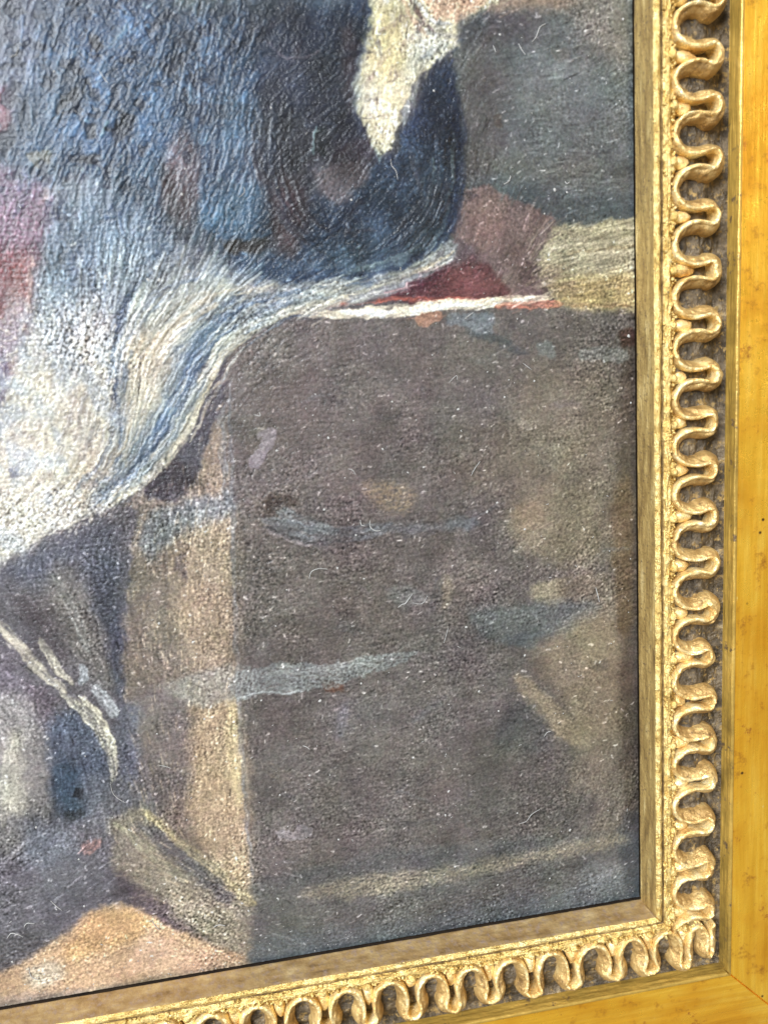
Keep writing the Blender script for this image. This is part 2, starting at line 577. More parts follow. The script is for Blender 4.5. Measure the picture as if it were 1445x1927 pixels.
# ---- slate background, upper right
poly([(850, -40), (1260, -40), (1260, 470), (850, 470)], (102, 107, 110), 8, name='painted_background', smooth=0, g=.7)
poly([(880, 20), (1010, 20), (1000, 80), (900, 90)], (84, 79, 84), 30, .8)
poly([(860, -20), (1110, -20), (1080, 10), (900, 20)], (150, 130, 116), 16, .9)
poly([(1070, -20), (1200, -20), (1200, 130), (1120, 100)], (128, 124, 116), 34, .8)
poly([(880, 330), (1000, 350), (1200, 380), (1200, 440), (1040, 430), (930, 380)], (78, 86, 92), 18, .85)
poly([(930, 300), (1200, 300), (1200, 345), (930, 330)], (98, 100, 96), 24, .6)
poly([(865, 140), (900, 110), (960, 140), (950, 260), (920, 320), (870, 330)], (92, 90, 92), 22, .8)
poly([(980, 110), (1130, 120), (1120, 260), (960, 260)], (110, 116, 118), 30, .6)
poly([(926, 222), (938, 216), (950, 224), (944, 240), (934, 240)], (92, 86, 82), 2, .9)
poly([(1040, 95), (1068, 92), (1070, 108), (1050, 118)], (112, 112, 110), 3, .7)
# ---- the dark block
poly([(425, 655), (470, 628), (560, 606), (760, 596), (1250, 566), (1260, 1800), (460, 1950), (460, 1700), (438, 1250)], (101, 95, 93), 3, name='painted_block', smooth=0, g=.75)
poly([(430, 660), (700, 610), (800, 700), (760, 980), (560, 1000), (440, 950)], (106, 97, 96), 40, .7)
poly([(800, 580), (1210, 570), (1210, 640), (900, 660)], (98, 93, 90), 20, .8)
poly([(1000, 700), (1170, 690), (1160, 1000), (1060, 1060), (960, 980), (960, 800)], (122, 113, 98), 50, .8)
poly([(860, 820), (1180, 800), (1180, 960), (900, 930)], (116, 107, 95), 40, .5)
poly([(480, 1000), (900, 1010), (860, 1200), (480, 1220)], (104, 96, 93), 40, .7)
poly([(780, 1150), (960, 1150), (940, 1300), (1000, 1400), (960, 1540), (780, 1560), (640, 1420)], (106, 102, 100), 40, .6)
poly([(1000, 940), (1080, 920), (1150, 980), (1090, 1060), (1000, 1040), (960, 990)], (122, 113, 95), 24, .8)
poly([(1060, 860), (1090, 840), (1000, 990), (975, 980)], (128, 114, 98), 10, .55)
poly([(1000, 1100), (1060, 1095), (1060, 1130), (1010, 1136)], (148, 140, 116), 8, .85)
poly([(1040, 1090), (1140, 1080), (1150, 1150), (1070, 1130)], (122, 112, 96), 12, .7)
poly([(880, 1150), (960, 1140), (1110, 1130), (1120, 1170), (1040, 1205), (940, 1210), (900, 1190)], (100, 106, 107), 16, .85)
poly([(950, 1196), (1050, 1190), (1030, 1216), (960, 1216)], (88, 97, 104), 8, .6)
poly([(1080, 1170), (1150, 1150), (1175, 1250), (1170, 1400), (1100, 1420), (1060, 1330), (1020, 1240)], (138, 124, 100), 26, .8)
poly([(1000, 1210), (1080, 1200), (1090, 1270), (1010, 1280)], (120, 106, 94), 20, .6)
poly([(968, 1280), (1000, 1280), (1060, 1340), (1100, 1400), (1070, 1400), (1010, 1350)], (150, 134, 110), 8, .75)
poly([(960, 1330), (1010, 1330), (1040, 1400), (980, 1420), (930, 1400)], (84, 84, 86), 14, .7)
poly([(1080, 1420), (1175, 1380), (1170, 1560), (1080, 1560)], (120, 112, 98), 26, .7)
poly([(1080, 1490), (1120, 1500), (1110, 1560), (1060, 1560)], (88, 86, 88), 16, .5)
# right-hand margin of the block, edge shadow painted in as brown
poly([(1172, 640), (1260, 640), (1260, 1560), (1180, 1560), (1165, 1200)], (74, 64, 54), 16, .6)
poly([(1150, 960), (1190, 900), (1190, 1160), (1160, 1180)], (116, 96, 68), 14, .6)
poly([(680, 912), (720, 905), (775, 925), (780, 955), (740, 968), (700, 940)], (146, 126, 104), 10, .8, rough=.6)
poly([(960, 960), (1010, 950), (1030, 985), (980, 1000)], (136, 116, 98), 12, .5)
poly([(830, 1090), (850, 1090), (845, 1130), (825, 1150)], (140, 130, 112), 10, .6)
poly([(830, 1150), (880, 1150), (870, 1180), (830, 1180)], (112, 104, 100), 12, .6)
# lower part of the block
poly([(450, 1330), (640, 1320), (780, 1440), (700, 1600), (480, 1640)], (104, 98, 97), 50, .6)
poly([(470, 1660), (1220, 1570), (1260, 1720), (460, 1960)], (102, 102, 102), 14, .9)
poly([(480, 1770), (700, 1740), (1000, 1690), (1210, 1640), (1210, 1750), (460, 1880)], (98, 104, 110), 18, .85)
poly([(820, 1720), (1000, 1680), (1000, 1740), (800, 1790)], (80, 86, 94), 16, .5)
poly([(1090, 1640), (1150, 1620), (1180, 1650), (1120, 1690)], (126, 132, 136), 18, .6)
poly([(1160, 1560), (1230, 1540), (1230, 1720), (1190, 1700)], (66, 72, 82), 14, .6)
poly([(640, 1652), (820, 1636), (1000, 1600), (1160, 1570), (1165, 1592), (1010, 1622), (840, 1660), (660, 1688), (560, 1690)], (148, 139, 120), 12, .8, rough=.4)
poly([(560, 1640), (800, 1608), (1000, 1580), (1000, 1596), (800, 1630), (580, 1662)], (92, 92, 96), 10, .5)
# worn blots in the block
def smear():
    poly([(300, 1290), (350, 1274), (440, 1262), (446, 1318), (390, 1330), (320, 1310)], (150, 148, 142), 8, .5, rough=.5)
    poly([(438, 1264), (480, 1256), (560, 1246), (620, 1248), (690, 1238), (740, 1232), (786, 1222), (762, 1244), (738, 1254), (700, 1270), (660, 1280), (622, 1298), (590, 1294), (560, 1306), (510, 1302), (444, 1320)], (130, 136, 137), 2.5, .7, g=.9, smooth=2, rough=.5, h=.3)
    stroke([(450, 1280), (540, 1266), (640, 1258), (740, 1240)], 12, (146, 151, 152), .4, .9, .4)
    stroke([(446, 1314), (500, 1304), (570, 1302)], 6, (168, 176, 180), .6, .6, .6)


smear()
poly([(610, 1286), (640, 1284), (646, 1300), (616, 1304)], (100, 70, 58), 3, .8)
stroke([(492, 975), (540, 994), (610, 1006), (690, 1000), (740, 985)], 30, (104, 109, 116), .8, .5, .5)
stroke([(515, 950), (545, 972), (590, 992), (640, 1000)], 26, (118, 126, 132), .75, .5, .6)
stroke([(493, 990), (540, 1012), (600, 1022), (640, 1016)], 6, (56, 58, 64), .7, .3, -.3)
stroke([(500, 1000), (560, 1022), (620, 1026)], 8, (140, 132, 138), .6, .5, .5)
poly([(486, 816), (508, 804), (522, 812), (512, 842), (498, 866), (490, 884), (472, 880), (470, 862), (484, 838)], (144, 135, 146), 1.5, .85, g=.25, h=.7)
poly([(520, 1560), (550, 1562), (556, 1554), (586, 1556), (584, 1576), (556, 1584), (530, 1580)], (132, 128, 132), 1.5, .75, g=.3, h=.5)
poly([(500, 935), (540, 930), (560, 945), (520, 960), (495, 975)], (70, 60, 56), 6, .7)
poly([(600, 1000), (660, 1000), (640, 1040), (590, 1030)], (96, 88, 88), 10, .5)
poly([(640, 1330), (660, 1330), (650, 1380), (630, 1390)], (122, 118, 130), 8, .5)
poly([(730, 1110), (770, 1100), (800, 1130), (750, 1140)], (122, 128, 128), 8, .5)
poly([(840, 980), (890, 968), (900, 990), (850, 1000)], (104, 112, 118), 8, .7)
poly([(780, 985), (840, 985), (830, 1000), (700, 1000)], (112, 114, 122), 8, .6)
for i in range(46):       # thin scumbles over the block
    x, y = random.uniform(470, 1150), random.uniform(640, 1640)
    L = random.uniform(30, 90); a = math.radians(random.choice((5, 8, 20, 100, 140)) + random.gauss(0, 12))
    c = random.choice(((112, 106, 104), (104, 108, 112), (70, 66, 68), (122, 112, 98), (76, 76, 82), (110, 102, 106)))
    stroke([(x, y), (x + L * .5 * math.cos(a), y - L * .5 * math.sin(a) + random.gauss(0, 4)), (x + L * math.cos(a), y - L * math.sin(a))], random.uniform(8, 22), c, random.uniform(.25, .5), .8, .3, seed=i)
# ---- mauve roll and cream scroll
poly([(862, 366), (905, 352), (960, 370), (1036, 408), (1040, 440), (1015, 500), (1030, 566), (960, 562), (920, 520), (870, 500), (850, 430)], (116, 100, 100), 4, name='painted_roll', g=.8)
poly([(880, 380), (940, 380), (960, 430), (900, 470)], (134, 112, 106), 20, .5)
poly([(960, 470), (1015, 460), (1020, 560), (980, 550)], (92, 78, 80), 14, .7)
stroke([(1034, 412), (1030, 450), (1014, 490), (1018, 530), (1042, 570)], 9, (66, 58, 60), .8, .4, -.2)
poly([(1038, 432), (1090, 424), (1260, 414), (1260, 570), (1070, 578), (1036, 556), (1014, 500)], (156, 150, 126), 4, name='painted_roll', g=.9)
poly([(1060, 520), (1250, 520), (1250, 575), (1080, 578)], (160, 142, 98), 14, .85)
poly([(1020, 500), (1070, 495), (1080, 560), (1040, 560)], (134, 116, 96), 14, .7)
for y0, c, w in ((434, (196, 188, 160), 9), (448, (128, 122, 104), 6), (458, (206, 198, 172), 9), (470, (150, 128, 96), 5), (480, (210, 202, 176), 10), (494, (148, 140, 120), 6), (505, (182, 174, 146), 9),
                 (520, (192, 182, 140), 9), (534, (140, 124, 88), 6), (546, (176, 156, 108), 8), (560, (160, 142, 100), 8)):
    stroke([(1032 + random.uniform(0, 20), y0 + 8), (1100, y0 + random.gauss(0, 2)), (1150, y0 - 3), (1230, y0 - 6)], w, c, .75, .7, .7)
# ---- red cloth wedge and the lit white hem under it
poly([(690, 560), (760, 530), (830, 500), (880, 480), (920, 500), (950, 540), (960, 566), (800, 572)], (92, 60, 63), 7, name='painted_red_cloth', g=.9)
poly([(850, 500), (900, 498), (940, 545), (860, 556)], (116, 76, 78), 18, .65)
poly([(720, 550), (800, 520), (850, 495), (800, 545)], (78, 44, 56), 10, .7)
poly([(820, 480), (870, 452), (900, 480), (850, 500), (800, 520)], (96, 84, 92), 10, .8)
stroke([(600, 578), (700, 566), (800, 562), (930, 562)], 7, (196, 110, 92), .7, .6, .4)
stroke([(560, 592), (640, 590), (740, 586), (830, 576), (940, 568), (1040, 560)], 20, (226, 218, 196), .95, .45, 1.4)
stroke([(640, 584), (760, 588), (860, 574)], 10, (246, 240, 222), .9, .4, 1.2)
stroke([(780, 570), (860, 566), (960, 562)], 8, (244, 232, 204), .8, .5, 1.0)
stroke([(930, 578), (1000, 574), (1060, 572)], 14, (186, 112, 92), .75, .5, .5)
stroke([(1040, 572), (1100, 574), (1190, 574)], 8, (140, 112, 84), .6, .5, .3)
poly([(784, 594), (800, 586), (828, 590), (832, 604), (812, 614), (788, 612)], (158, 122, 104), 1.8, .95, g=.3, h=.5)
poly([(836, 600), (880, 588), (925, 590), (934, 606), (926, 630), (900, 632), (876, 612), (845, 615)], (104, 112, 118), 3, .85, h=.4)
poly([(870, 612), (900, 625), (960, 640), (1000, 670), (960, 660), (900, 640)], (70, 76, 80), 5, .7)
poly([(1010, 645), (1040, 640), (1046, 664), (1020, 670)], (116, 122, 122), 3, .75, h=.3)
poly([(1092, 660), (1130, 652), (1180, 656), (1184, 676), (1140, 682), (1100, 678)], (122, 124, 120), 3, .75, h=.3)
poly([(1166, 622), (1210, 622), (1210, 652), (1170, 650)], (62, 42, 36), 5, .8)
# ---- pillar band left of the block
poly([(340, 760), (420, 690), (432, 900), (440, 1250), (470, 1700), (462, 1840), (230, 1790), (230, 1300), (215, 1000)], (118, 108, 102), 4, name='painted_pillar', g=.95, smooth=0)
poly([(215, 1000), (330, 1000), (340, 1290), (240, 1310)], (112, 104, 96), 16, .8)
poly([(350, 980), (432, 960), (444, 1270), (370, 1290), (330, 1150)], (152, 137, 119), 22, .85)
poly([(380, 840), (420, 780), (428, 960), (380, 960)], (138, 124, 112), 12, .8)
poly([(350, 1310), (446, 1300), (470, 1680), (400, 1640), (360, 1540)], (168, 150, 124), 18, .85)
poly([(425, 1330), (448, 1330), (456, 1500), (440, 1500)], (196, 180, 142), 8, .7)
poly([(236, 1310), (350, 1310), (352, 1480), (300, 1520), (232, 1480)], (114, 107, 108), 22, .8)
poly([(330, 1290), (440, 1250), (446, 1310), (360, 1330)], (140, 138, 136), 8, .7)
stroke([(432, 700), (436, 900), (446, 1240), (462, 1500), (480, 1700)], 9, (120, 124, 132), .55, .6, .4)
stroke([(414, 700), (420, 850), (428, 960)], 14, (122, 128, 138), .6, .6, .5)
poly([(335, 1050), (350, 1046), (348, 1090), (336, 1080)], (92, 84, 90), 4, .6)
# dark hollow beside the drapery
poly([(270, 920), (330, 830), (400, 690), (422, 680), (420, 760), (390, 840), (350, 930), (300, 940)], (76, 73, 82), 6, name='painted_pillar', g=.8)
poly([(270, 905), (320, 860), (370, 900), (340, 935), (280, 930)], (62, 56, 60), 10, .8)
poly([(300, 960), (430, 930), (430, 970), (330, 1010), (280, 1060), (270, 1000)], (108, 114, 122), 12, .75)
stroke([(270, 1040), (310, 1000), (380, 965), (430, 962)], 10, (136, 142, 144), .6, .6, .4)
# ---- lower left: folds, straps, floor
poly([(-60, 1020), (0, 1040), (200, 950), (260, 960), (230, 1200), (240, 1480), (270, 1560), (230, 1790), (-80, 1980), (-120, 1300)], (92, 88, 96), 4, name='painted_breeches', smooth=0, g=.85)
poly([(0, 1080), (100, 1020), (220, 990), (220, 1200), (150, 1120), (60, 1100)], (76, 80, 100), 25, .85)
poly([(90, 1090), (140, 1070), (200, 1180), (220, 1290), (170, 1270), (120, 1200)], (112, 108, 102), 25, .8)
poly([(180, 1080), (218, 1060), (232, 1290), (212, 1280)], (66, 72, 90), 12, .8)
poly([(30, 1130), (90, 1150), (130, 1240), (90, 1230)], (74, 64, 70), 22, .7)
poly([(-60, 1180), (20, 1220), (70, 1300), (90, 1350), (20, 1330), (-60, 1300)], (116, 106, 124), 25, .8)
poly([(50, 1290), (90, 1300), (100, 1350), (70, 1345)], (92, 74, 90), 16, .6)
poly([(-60, 1320), (50, 1320), (90, 1400), (100, 1500), (60, 1560), (-60, 1560)], (140, 136, 136), 22, .85)
poly([(10, 1400), (40, 1390), (50, 1540), (10, 1550)], (186, 182, 160), 16, .7)
poly([(95, 1360), (150, 1340), (200, 1420), (200, 1500), (150, 1560), (110, 1560), (95, 1450)], (72, 84, 108), 16, .9)
poly([(105, 1440), (150, 1450), (160, 1500), (150, 1540), (120, 1520)], (52, 72, 96), 12, .8)
poly([(140, 1485), (158, 1485), (156, 1505), (142, 1500)], (28, 30, 40), 3, .9)
poly([(122, 1528), (150, 1526), (146, 1546), (128, 1546)], (40, 46, 54), 4, .8)
poly([(215, 1340), (260, 1330), (262, 1460), (230, 1470)], (94, 100, 120), 16, .7)
poly([(160, 1460), (240, 1470), (300, 1530), (220, 1560), (160, 1560)], (96, 98, 110), 22, .7)
def straps():
    stroke([(-20, 1150), (40, 1220), (90, 1275), (125, 1305)], 20, (178, 170, 148), .7, .75, .9)
    stroke([(75, 1200), (110, 1260), (140, 1290)], 14, (170, 164, 144), .7, .6, .8)
    stroke([(110, 1300), (160, 1340), (195, 1385), (215, 1440), (212, 1472)], 20, (172, 168, 148), .7, .75, .9)
    stroke([(150, 1310), (190, 1350), (214, 1400)], 10, (206, 200, 168), .8, .5, .9)
    stroke([(150, 1290), (160, 1270), (150, 1250)], 14, (142, 152, 162), .7, .5, .6)
    stroke([(175, 1290), (200, 1320), (220, 1350)], 24, (150, 158, 166), .7, .6, .6)
    stroke([(100, 1080), (130, 1130), (170, 1230)], 18, (124, 126, 124), .6, .7, .5)
    stroke([(8, 1560), (12, 1440), (30, 1400)], 16, (178, 176, 160), .6, .7, .6)


straps()
# bluish ground under the figure
poly([(-60, 1560), (80, 1540), (180, 1570), (230, 1680), (150, 1740), (60, 1800), (-80, 1880)], (104, 101, 114), 22, .9)
poly([(40, 1560), (130, 1560), (140, 1620), (60, 1630)], (102, 112, 130), 28, .7)
poly([(-60, 1560), (30, 1550), (40, 1600), (-60, 1620)], (124, 122, 116), 22, .6)
poly([(-40, 1780), (60, 1740), (90, 1760), (30, 1820), (-60, 1850)], (92, 90, 98), 19, .7)
poly([(150, 1585), (172, 1580), (192, 1584), (188, 1602), (166, 1610), (155, 1604)], (168, 118, 114), 4, .8, h=.2, rough=.4)
# straight base moulding with yellow lights
poly([(205, 1545), (270, 1512), (480, 1690), (468, 1812), (420, 1800), (300, 1700), (215, 1640)], (126, 120, 110), 12, name='painted_pillar', g=.9, smooth=0)
poly([(225, 1640), (300, 1690), (420, 1790), (330, 1760), (250, 1710), (205, 1690)], (92, 82, 90), 14, .8, smooth=0)
poly([(255, 1545), (300, 1560), (440, 1690), (430, 1710), (300, 1600)], (94, 93, 98), 8, .75, smooth=0)
poly([(300, 1640), (400, 1690), (460, 1730), (462, 1800), (420, 1795), (330, 1720)], (138, 131, 118), 16, .8, smooth=0)
stroke([(266, 1522), (305, 1552), (345, 1590), (410, 1640), (482, 1702)], 20, (164, 152, 124), .7, .8, .8)
stroke([(275, 1528), (300, 1550), (335, 1582)], 10, (184, 172, 130), .7, .6, .8)
stroke([(218, 1550), (255, 1580), (300, 1622), (350, 1660)], 20, (142, 140, 120), .75, .8, .8)
stroke([(420, 1650), (460, 1690), (482, 1702)], 18, (164, 152, 120), .7, .6, .7)
# warm ground
poly([(-80, 1990), (-80, 1870), (40, 1812), (110, 1760), (175, 1712), (240, 1702), (300, 1732), (380, 1770), (470, 1808), (480, 1850), (200, 1920)], (176, 150, 124), 9, name='painted_floor', g=1.05)
poly([(170, 1720), (240, 1708), (290, 1740), (200, 1790), (120, 1800)], (190, 156, 112), 16, .8)
poly([(280, 1760), (420, 1800), (420, 1830), (250, 1840)], (180, 152, 132), 14, .7)
poly([(50, 1820), (110, 1810), (120, 1840), (60, 1860)], (168, 162, 150), 10, .7)
poly([(-60, 1880), (200, 1860), (300, 1850), (200, 1900), (-60, 1940)], (164, 146, 138), 12, .7)
# ---- white drapery
DR = 'painted_drapery'
poly([(-80, 760), (0, 720), (45, 640), (75, 480), (110, 360), (250, 330), (330, 430), (460, 500), (560, 520), (700, 500), (830, 450), (860, 480), (760, 545), (640, 575),
      (500, 600), (430, 650), (380, 720), (330, 840), (230, 945), (110, 990), (40, 1030), (-80, 1080)], (138, 142, 148), 5, name=DR, g=1.2)
poly([(90, 380), (240, 360), (330, 440), (300, 520), (200, 600), (80, 600), (70, 500)], (94, 112, 134), 30, .95, g=1.1)
poly([(-80, 760), (10, 740), (60, 640), (200, 620), (220, 800), (200, 900), (120, 980), (-80, 1060)], (184, 180, 172), 22, .95, g=1.7)
poly([(60, 720), (140, 680), (190, 760), (150, 880), (60, 900)], (206, 202, 186), 34, .7)
poly([(-60, 900), (60, 860), (130, 900), (60, 1000), (-60, 1040)], (212, 208, 194), 30, .8, g=1.8)
poly([(70, 590), (180, 560), (200, 680), (90, 700)], (150, 148, 154), 24, .7)
poly([(0, 760), (20, 720), (60, 640), (90, 520), (84, 640), (50, 740), (20, 790)], (190, 196, 200), 8, .55)
poly([(130, 880), (190, 850), (200, 920), (140, 950)], (168, 154, 134), 14, .6)
poly([(20, 880), (36, 878), (40, 892), (24, 896)], (92, 92, 112), 3, .8)
# lobe between the folds
poly([(238, 600), (300, 570), (350, 590), (340, 680), (310, 760), (270, 800), (236, 790), (228, 680)], (200, 190, 172), 14, .95, g=1.0)
poly([(240, 640), (290, 620), (290, 690), (250, 700)], (218, 196, 168), 14, .6)
poly([(250, 560), (330, 535), (460, 535), (400, 580), (320, 610), (260, 620)], (168, 176, 172), 12, .9, g=.9)
poly([(232, 780), (290, 790), (250, 860), (225, 870)], (180, 186, 176), 10, .8)
# blue folds
stroke([(275, 520), (232, 575), (216, 660), (222, 760), (232, 860), (215, 920)], 28, (84, 100, 126), .8, .6, -.2)
stroke([(270, 525), (230, 580), (213, 660), (216, 740), (226, 800)], 9, (48, 60, 84), .85, .4, -.4)
poly([(440, 545), (470, 580), (400, 630), (350, 700), (310, 800), (260, 880), (210, 930), (170, 930), (200, 870), (270, 800), (320, 700), (370, 610)], (88, 108, 132), 12, .85)
stroke([(470, 570), (410, 620), (360, 690), (320, 770), (290, 830)], 26, (70, 92, 120), .8, .6, -.1)
stroke([(520, 570), (440, 600), (380, 680), (350, 740)], 12, (60, 78, 104), .7, .6, -.1)
stroke([(300, 830), (260, 880), (220, 930)], 24, (94, 108, 128), .7, .6, .1)
# sweeping cream edge
def folds():
    stroke([(640, 560), (560, 575), (490, 600), (440, 640), (400, 690), (370, 750), (335, 830), (280, 890), (210, 940)], 26, (202, 198, 178), .9, .65, 1.1, taper=False)
    stroke([(600, 545), (500, 570), (430, 620), (390, 690), (340, 790)], 14, (196, 198, 184), .8, .7, .9)
    stroke([(700, 540), (620, 545), (540, 560), (470, 585), (420, 630)], 16, (210, 206, 186), .85, .6, 1.1)
    stroke([(560, 590), (480, 615), (425, 665), (385, 740)], 9, (214, 206, 184), .8, .5, 1.0)
    stroke([(370, 700), (345, 760), (310, 840), (260, 900)], 14, (216, 206, 186), .8, .6, 1.0)
    stroke([(240, 925), (160, 965), (80, 1000), (0, 1040)], 22, (204, 202, 188), .85, .65, 1.0)
    stroke([(275, 870), (235, 925), (180, 955)], 9, (214, 206, 176), .8, .5, 1.0)
    stroke([(250, 800), (236, 850), (240, 880)], 10, (214, 206, 176), .6, .6, .7)
    stroke([(830, 460), (780, 500), (720, 530), (640, 548)], 16, (182, 182, 166), .75, .8, 1.0)
    stroke([(856, 474), (800, 505), (740, 535)], 7, (196, 180, 150), .7, .6, .8)
    stroke([(560, 560), (500, 575), (440, 606), (395, 660), (362, 720), (330, 790)], 10, (58, 76, 104), .8, .6, -.2)
    stroke([(480, 556), (420, 590), (372, 650), (340, 720), (300, 800), (250, 870)], 14, (76, 98, 124), .75, .7, -.1)
    stroke([(600, 590), (520, 604), (450, 640), (408, 700)], 5, (64, 80, 104), .7, .5, -.2)
    stroke([(270, 530), (232, 580), (214, 660), (218, 740), (228, 800)], 8, (44, 58, 84), .8, .4, -.4)
    stroke([(740, 520), (660, 540), (560, 552), (480, 556), (400, 546)], 12, (62, 80, 108), .7, .7, .0)
    stroke([(250, 556), (300, 545), (380, 545), (450, 552)], 16, (176, 184, 176), .7, .8, .7)
    stroke([(290, 600), (270, 680), (262, 760)], 26, (206, 196, 174), .5, .9, .6)


folds()
for i in range(30):
    t = random.uniform(0, 1); o = random.uniform(-26, 26)
    base = [(640, 556), (520, 582), (440, 636), (385, 720), (335, 820), (250, 905)]
    k = random.randint(0, 3); seg = [(x + o, y + o * .7) for x, y in base[k:k + 3]]
    stroke(seg, random.uniform(3, 7), random.choice(((92, 112, 134), (214, 210, 192), (150, 158, 160), (70, 92, 116), (226, 220, 198))), .6, .7, .6, seed=i + 900)
# loaded light dabs over the drapery
for i in range(700):
    x, y = random.uniform(-30, 215), random.uniform(600, 1030)
    if y > 985 - .42 * (x - 60) + 60 or y < 640 - (x - 40) * .2 or x < 45 - (y - 640) * .35:
        continue
    a = math.radians(random.gauss(62, 20)); L = random.uniform(5, 13)
    stroke([(x, y), (x + L * math.cos(a), y - L * math.sin(a))], random.uniform(3.5, 6.5), random.choice(((226, 222, 204), (236, 230, 208), (210, 210, 200), (146, 136, 128), (158, 150, 144), (176, 176, 176))), .55, .4, .8, seed=i)
# ---- blue coat, bluish varnish sheen painted in with its colour
CT = 'painted_coat'
poly([(-60, -60), (700, -60), (690, 60), (668, 190), (720, 300), (760, 250), (840, 120), (862, 250), (862, 380), (850, 440), (790, 490), (700, 520), (560, 530), (450, 510), (330, 445),
      (300, 430), (240, 370), (150, 325), (100, 380), (60, 500), (-60, 700)], (68, 82, 108), 5, name=CT, g=.8)
poly([(110, 30), (300, 40), (340, 180), (330, 330), (220, 340), (150, 300), (130, 180)], (84, 112, 156), 44, .9)
poly([(40, 60), (140, 40), (170, 200), (110, 300), (40, 280)], (92, 112, 150), 30, .7)
poly([(-60, -60), (90, -60), (70, 60), (60, 160), (-60, 170)], (124, 118, 142), 18, .9)
poly([(-60, -60), (60, -60), (20, 10), (-60, 30)], (86, 76, 90), 14, .7)
poly([(300, -60), (640, -60), (640, 20), (470, 30), (330, 15)], (98, 100, 112), 16, .6)
poly([(310, -60), (460, -60), (420, 10), (330, 10)], (140, 136, 124), 14, .6)
poly([(600, -60), (640, -60), (640, 16), (610, 18)], (126, 132, 148), 8, .8)
poly([(440, 30), (640, 20), (660, 120), (560, 140), (470, 100)], (50, 56, 76), 24, .9)
poly([(480, 130), (660, 120), (660, 200), (720, 300), (690, 310), (600, 300), (500, 260)], (66, 64, 80), 26, .85)
poly([(640, 60), (672, 60), (666, 180), (650, 200)], (92, 74, 82), 10, .8)
poly([(470, 220), (600, 230), (690, 290), (700, 320), (600, 380), (560, 480), (480, 470), (450, 330)], (76, 70, 80), 24, .85)
poly([(500, 340), (560, 340), (580, 420), (540, 480), (510, 440)], (108, 84, 88), 18, .75)
poly([(592, 318), (640, 306), (698, 318), (690, 340), (660, 362), (640, 388), (610, 372), (594, 346)], (128, 110, 116), 12, .75)
poly([(640, 270), (700, 262), (704, 310), (640, 320)], (104, 84, 88), 10, .7)
poly([(330, 110), (430, 80), (480, 180), (470, 340), (400, 350), (350, 280)], (80, 94, 124), 24, .7)
poly([(400, 190), (470, 180), (470, 300), (410, 310)], (104, 122, 150), 16, .5)
poly([(372, 360), (440, 350), (500, 350), (506, 440), (470, 456), (380, 430)], (92, 114, 146), 10, .85)
poly([(420, 456), (500, 450), (500, 470), (440, 480)], (74, 62, 60), 4, .8)
poly([(302, 350), (320, 270), (350, 246), (366, 270), (372, 350), (366, 420), (330, 410), (305, 390)], (126, 100, 108), 14, .8)
poly([(310, 410), (380, 420), (440, 500), (340, 450)], (90, 84, 92), 12, .6)
# dark sweep round the collar
poly([(800, 150), (846, 120), (862, 250), (866, 380), (830, 400), (800, 320), (760, 300), (770, 230)], (54, 62, 84), 12, .9)
stroke([(840, 130), (860, 240), (864, 350), (850, 440)], 26, (46, 54, 78), .8, .5, .2)
poly([(720, 300), (800, 290), (830, 380), (800, 450), (720, 490), (620, 500), (640, 420)], (64, 74, 94), 22, .8)
poly([(560, 480), (700, 430), (760, 450), (700, 510), (580, 525)], (84, 98, 122), 16, .8)
stroke([(800, 360), (790, 420), (740, 470), (660, 505), (560, 515)], 22, (122, 136, 154), .6, .9, .7)
stroke([(846, 390), (820, 440), (770, 480), (690, 510)], 18, (140, 150, 158), .65, .9, .9)
stroke([(820, 330), (812, 400), (770, 450)], 12, (132, 142, 154), .5, .9, .6)
stroke([(480, 510), (580, 520), (660, 510)], 22, (62, 80, 110), .8, .6, .3)
stroke([(300, 450), (380, 500), (470, 522)], 26, (88, 106, 130), .7, .7, .4)
stroke([(250, 540), (300, 532), (380, 532), (460, 528)], 12, (160, 170, 172), .6, .7, .7)
for i in range(120):      # bristle marks of the blue
    x, y = random.uniform(80, 480), random.uniform(60, 340)
    a = math.radians(random.gauss(68, 10)); L = random.uniform(18, 60)
    c = random.choice(((128, 150, 186), (112, 134, 170), (70, 88, 118), (60, 74, 104), (140, 160, 190), (96, 116, 150)))
    stroke([(x, y), (x + L * .5 * math.cos(a) + random.gauss(0, 2), y - L * .5 * math.sin(a)), (x + L * math.cos(a), y - L * math.sin(a))], random.uniform(2.5, 6), c, random.uniform(.35, .65), .6, .9, seed=i + 300)
for i in range(110):
    x, y = random.uniform(120, 330), random.uniform(330, 520)
    a = math.radians(random.gauss(62, 12)); L = random.uniform(16, 50)
    c = random.choice(((134, 152, 172), (108, 130, 156), (62, 78, 104), (78, 96, 120), (150, 164, 176)))
    stroke([(x, y), (x + L * math.cos(a), y - L * math.sin(a))], random.uniform(3, 6), c, random.uniform(.35, .6), .6, .8, seed=i + 500)
for i in range(70):
    x, y = random.uniform(480, 840), random.uniform(180, 500)
    a = math.radians(random.gauss(60, 30)); L = random.uniform(12, 40)
    c = random.choice(((104, 100, 116), (62, 64, 82), (112, 120, 136), (98, 84, 94), (56, 58, 76)))
    stroke([(x, y), (x + L * math.cos(a), y - L * math.sin(a))], random.uniform(3, 6), c, random.uniform(.3, .5), .6, .6, seed=i + 700)
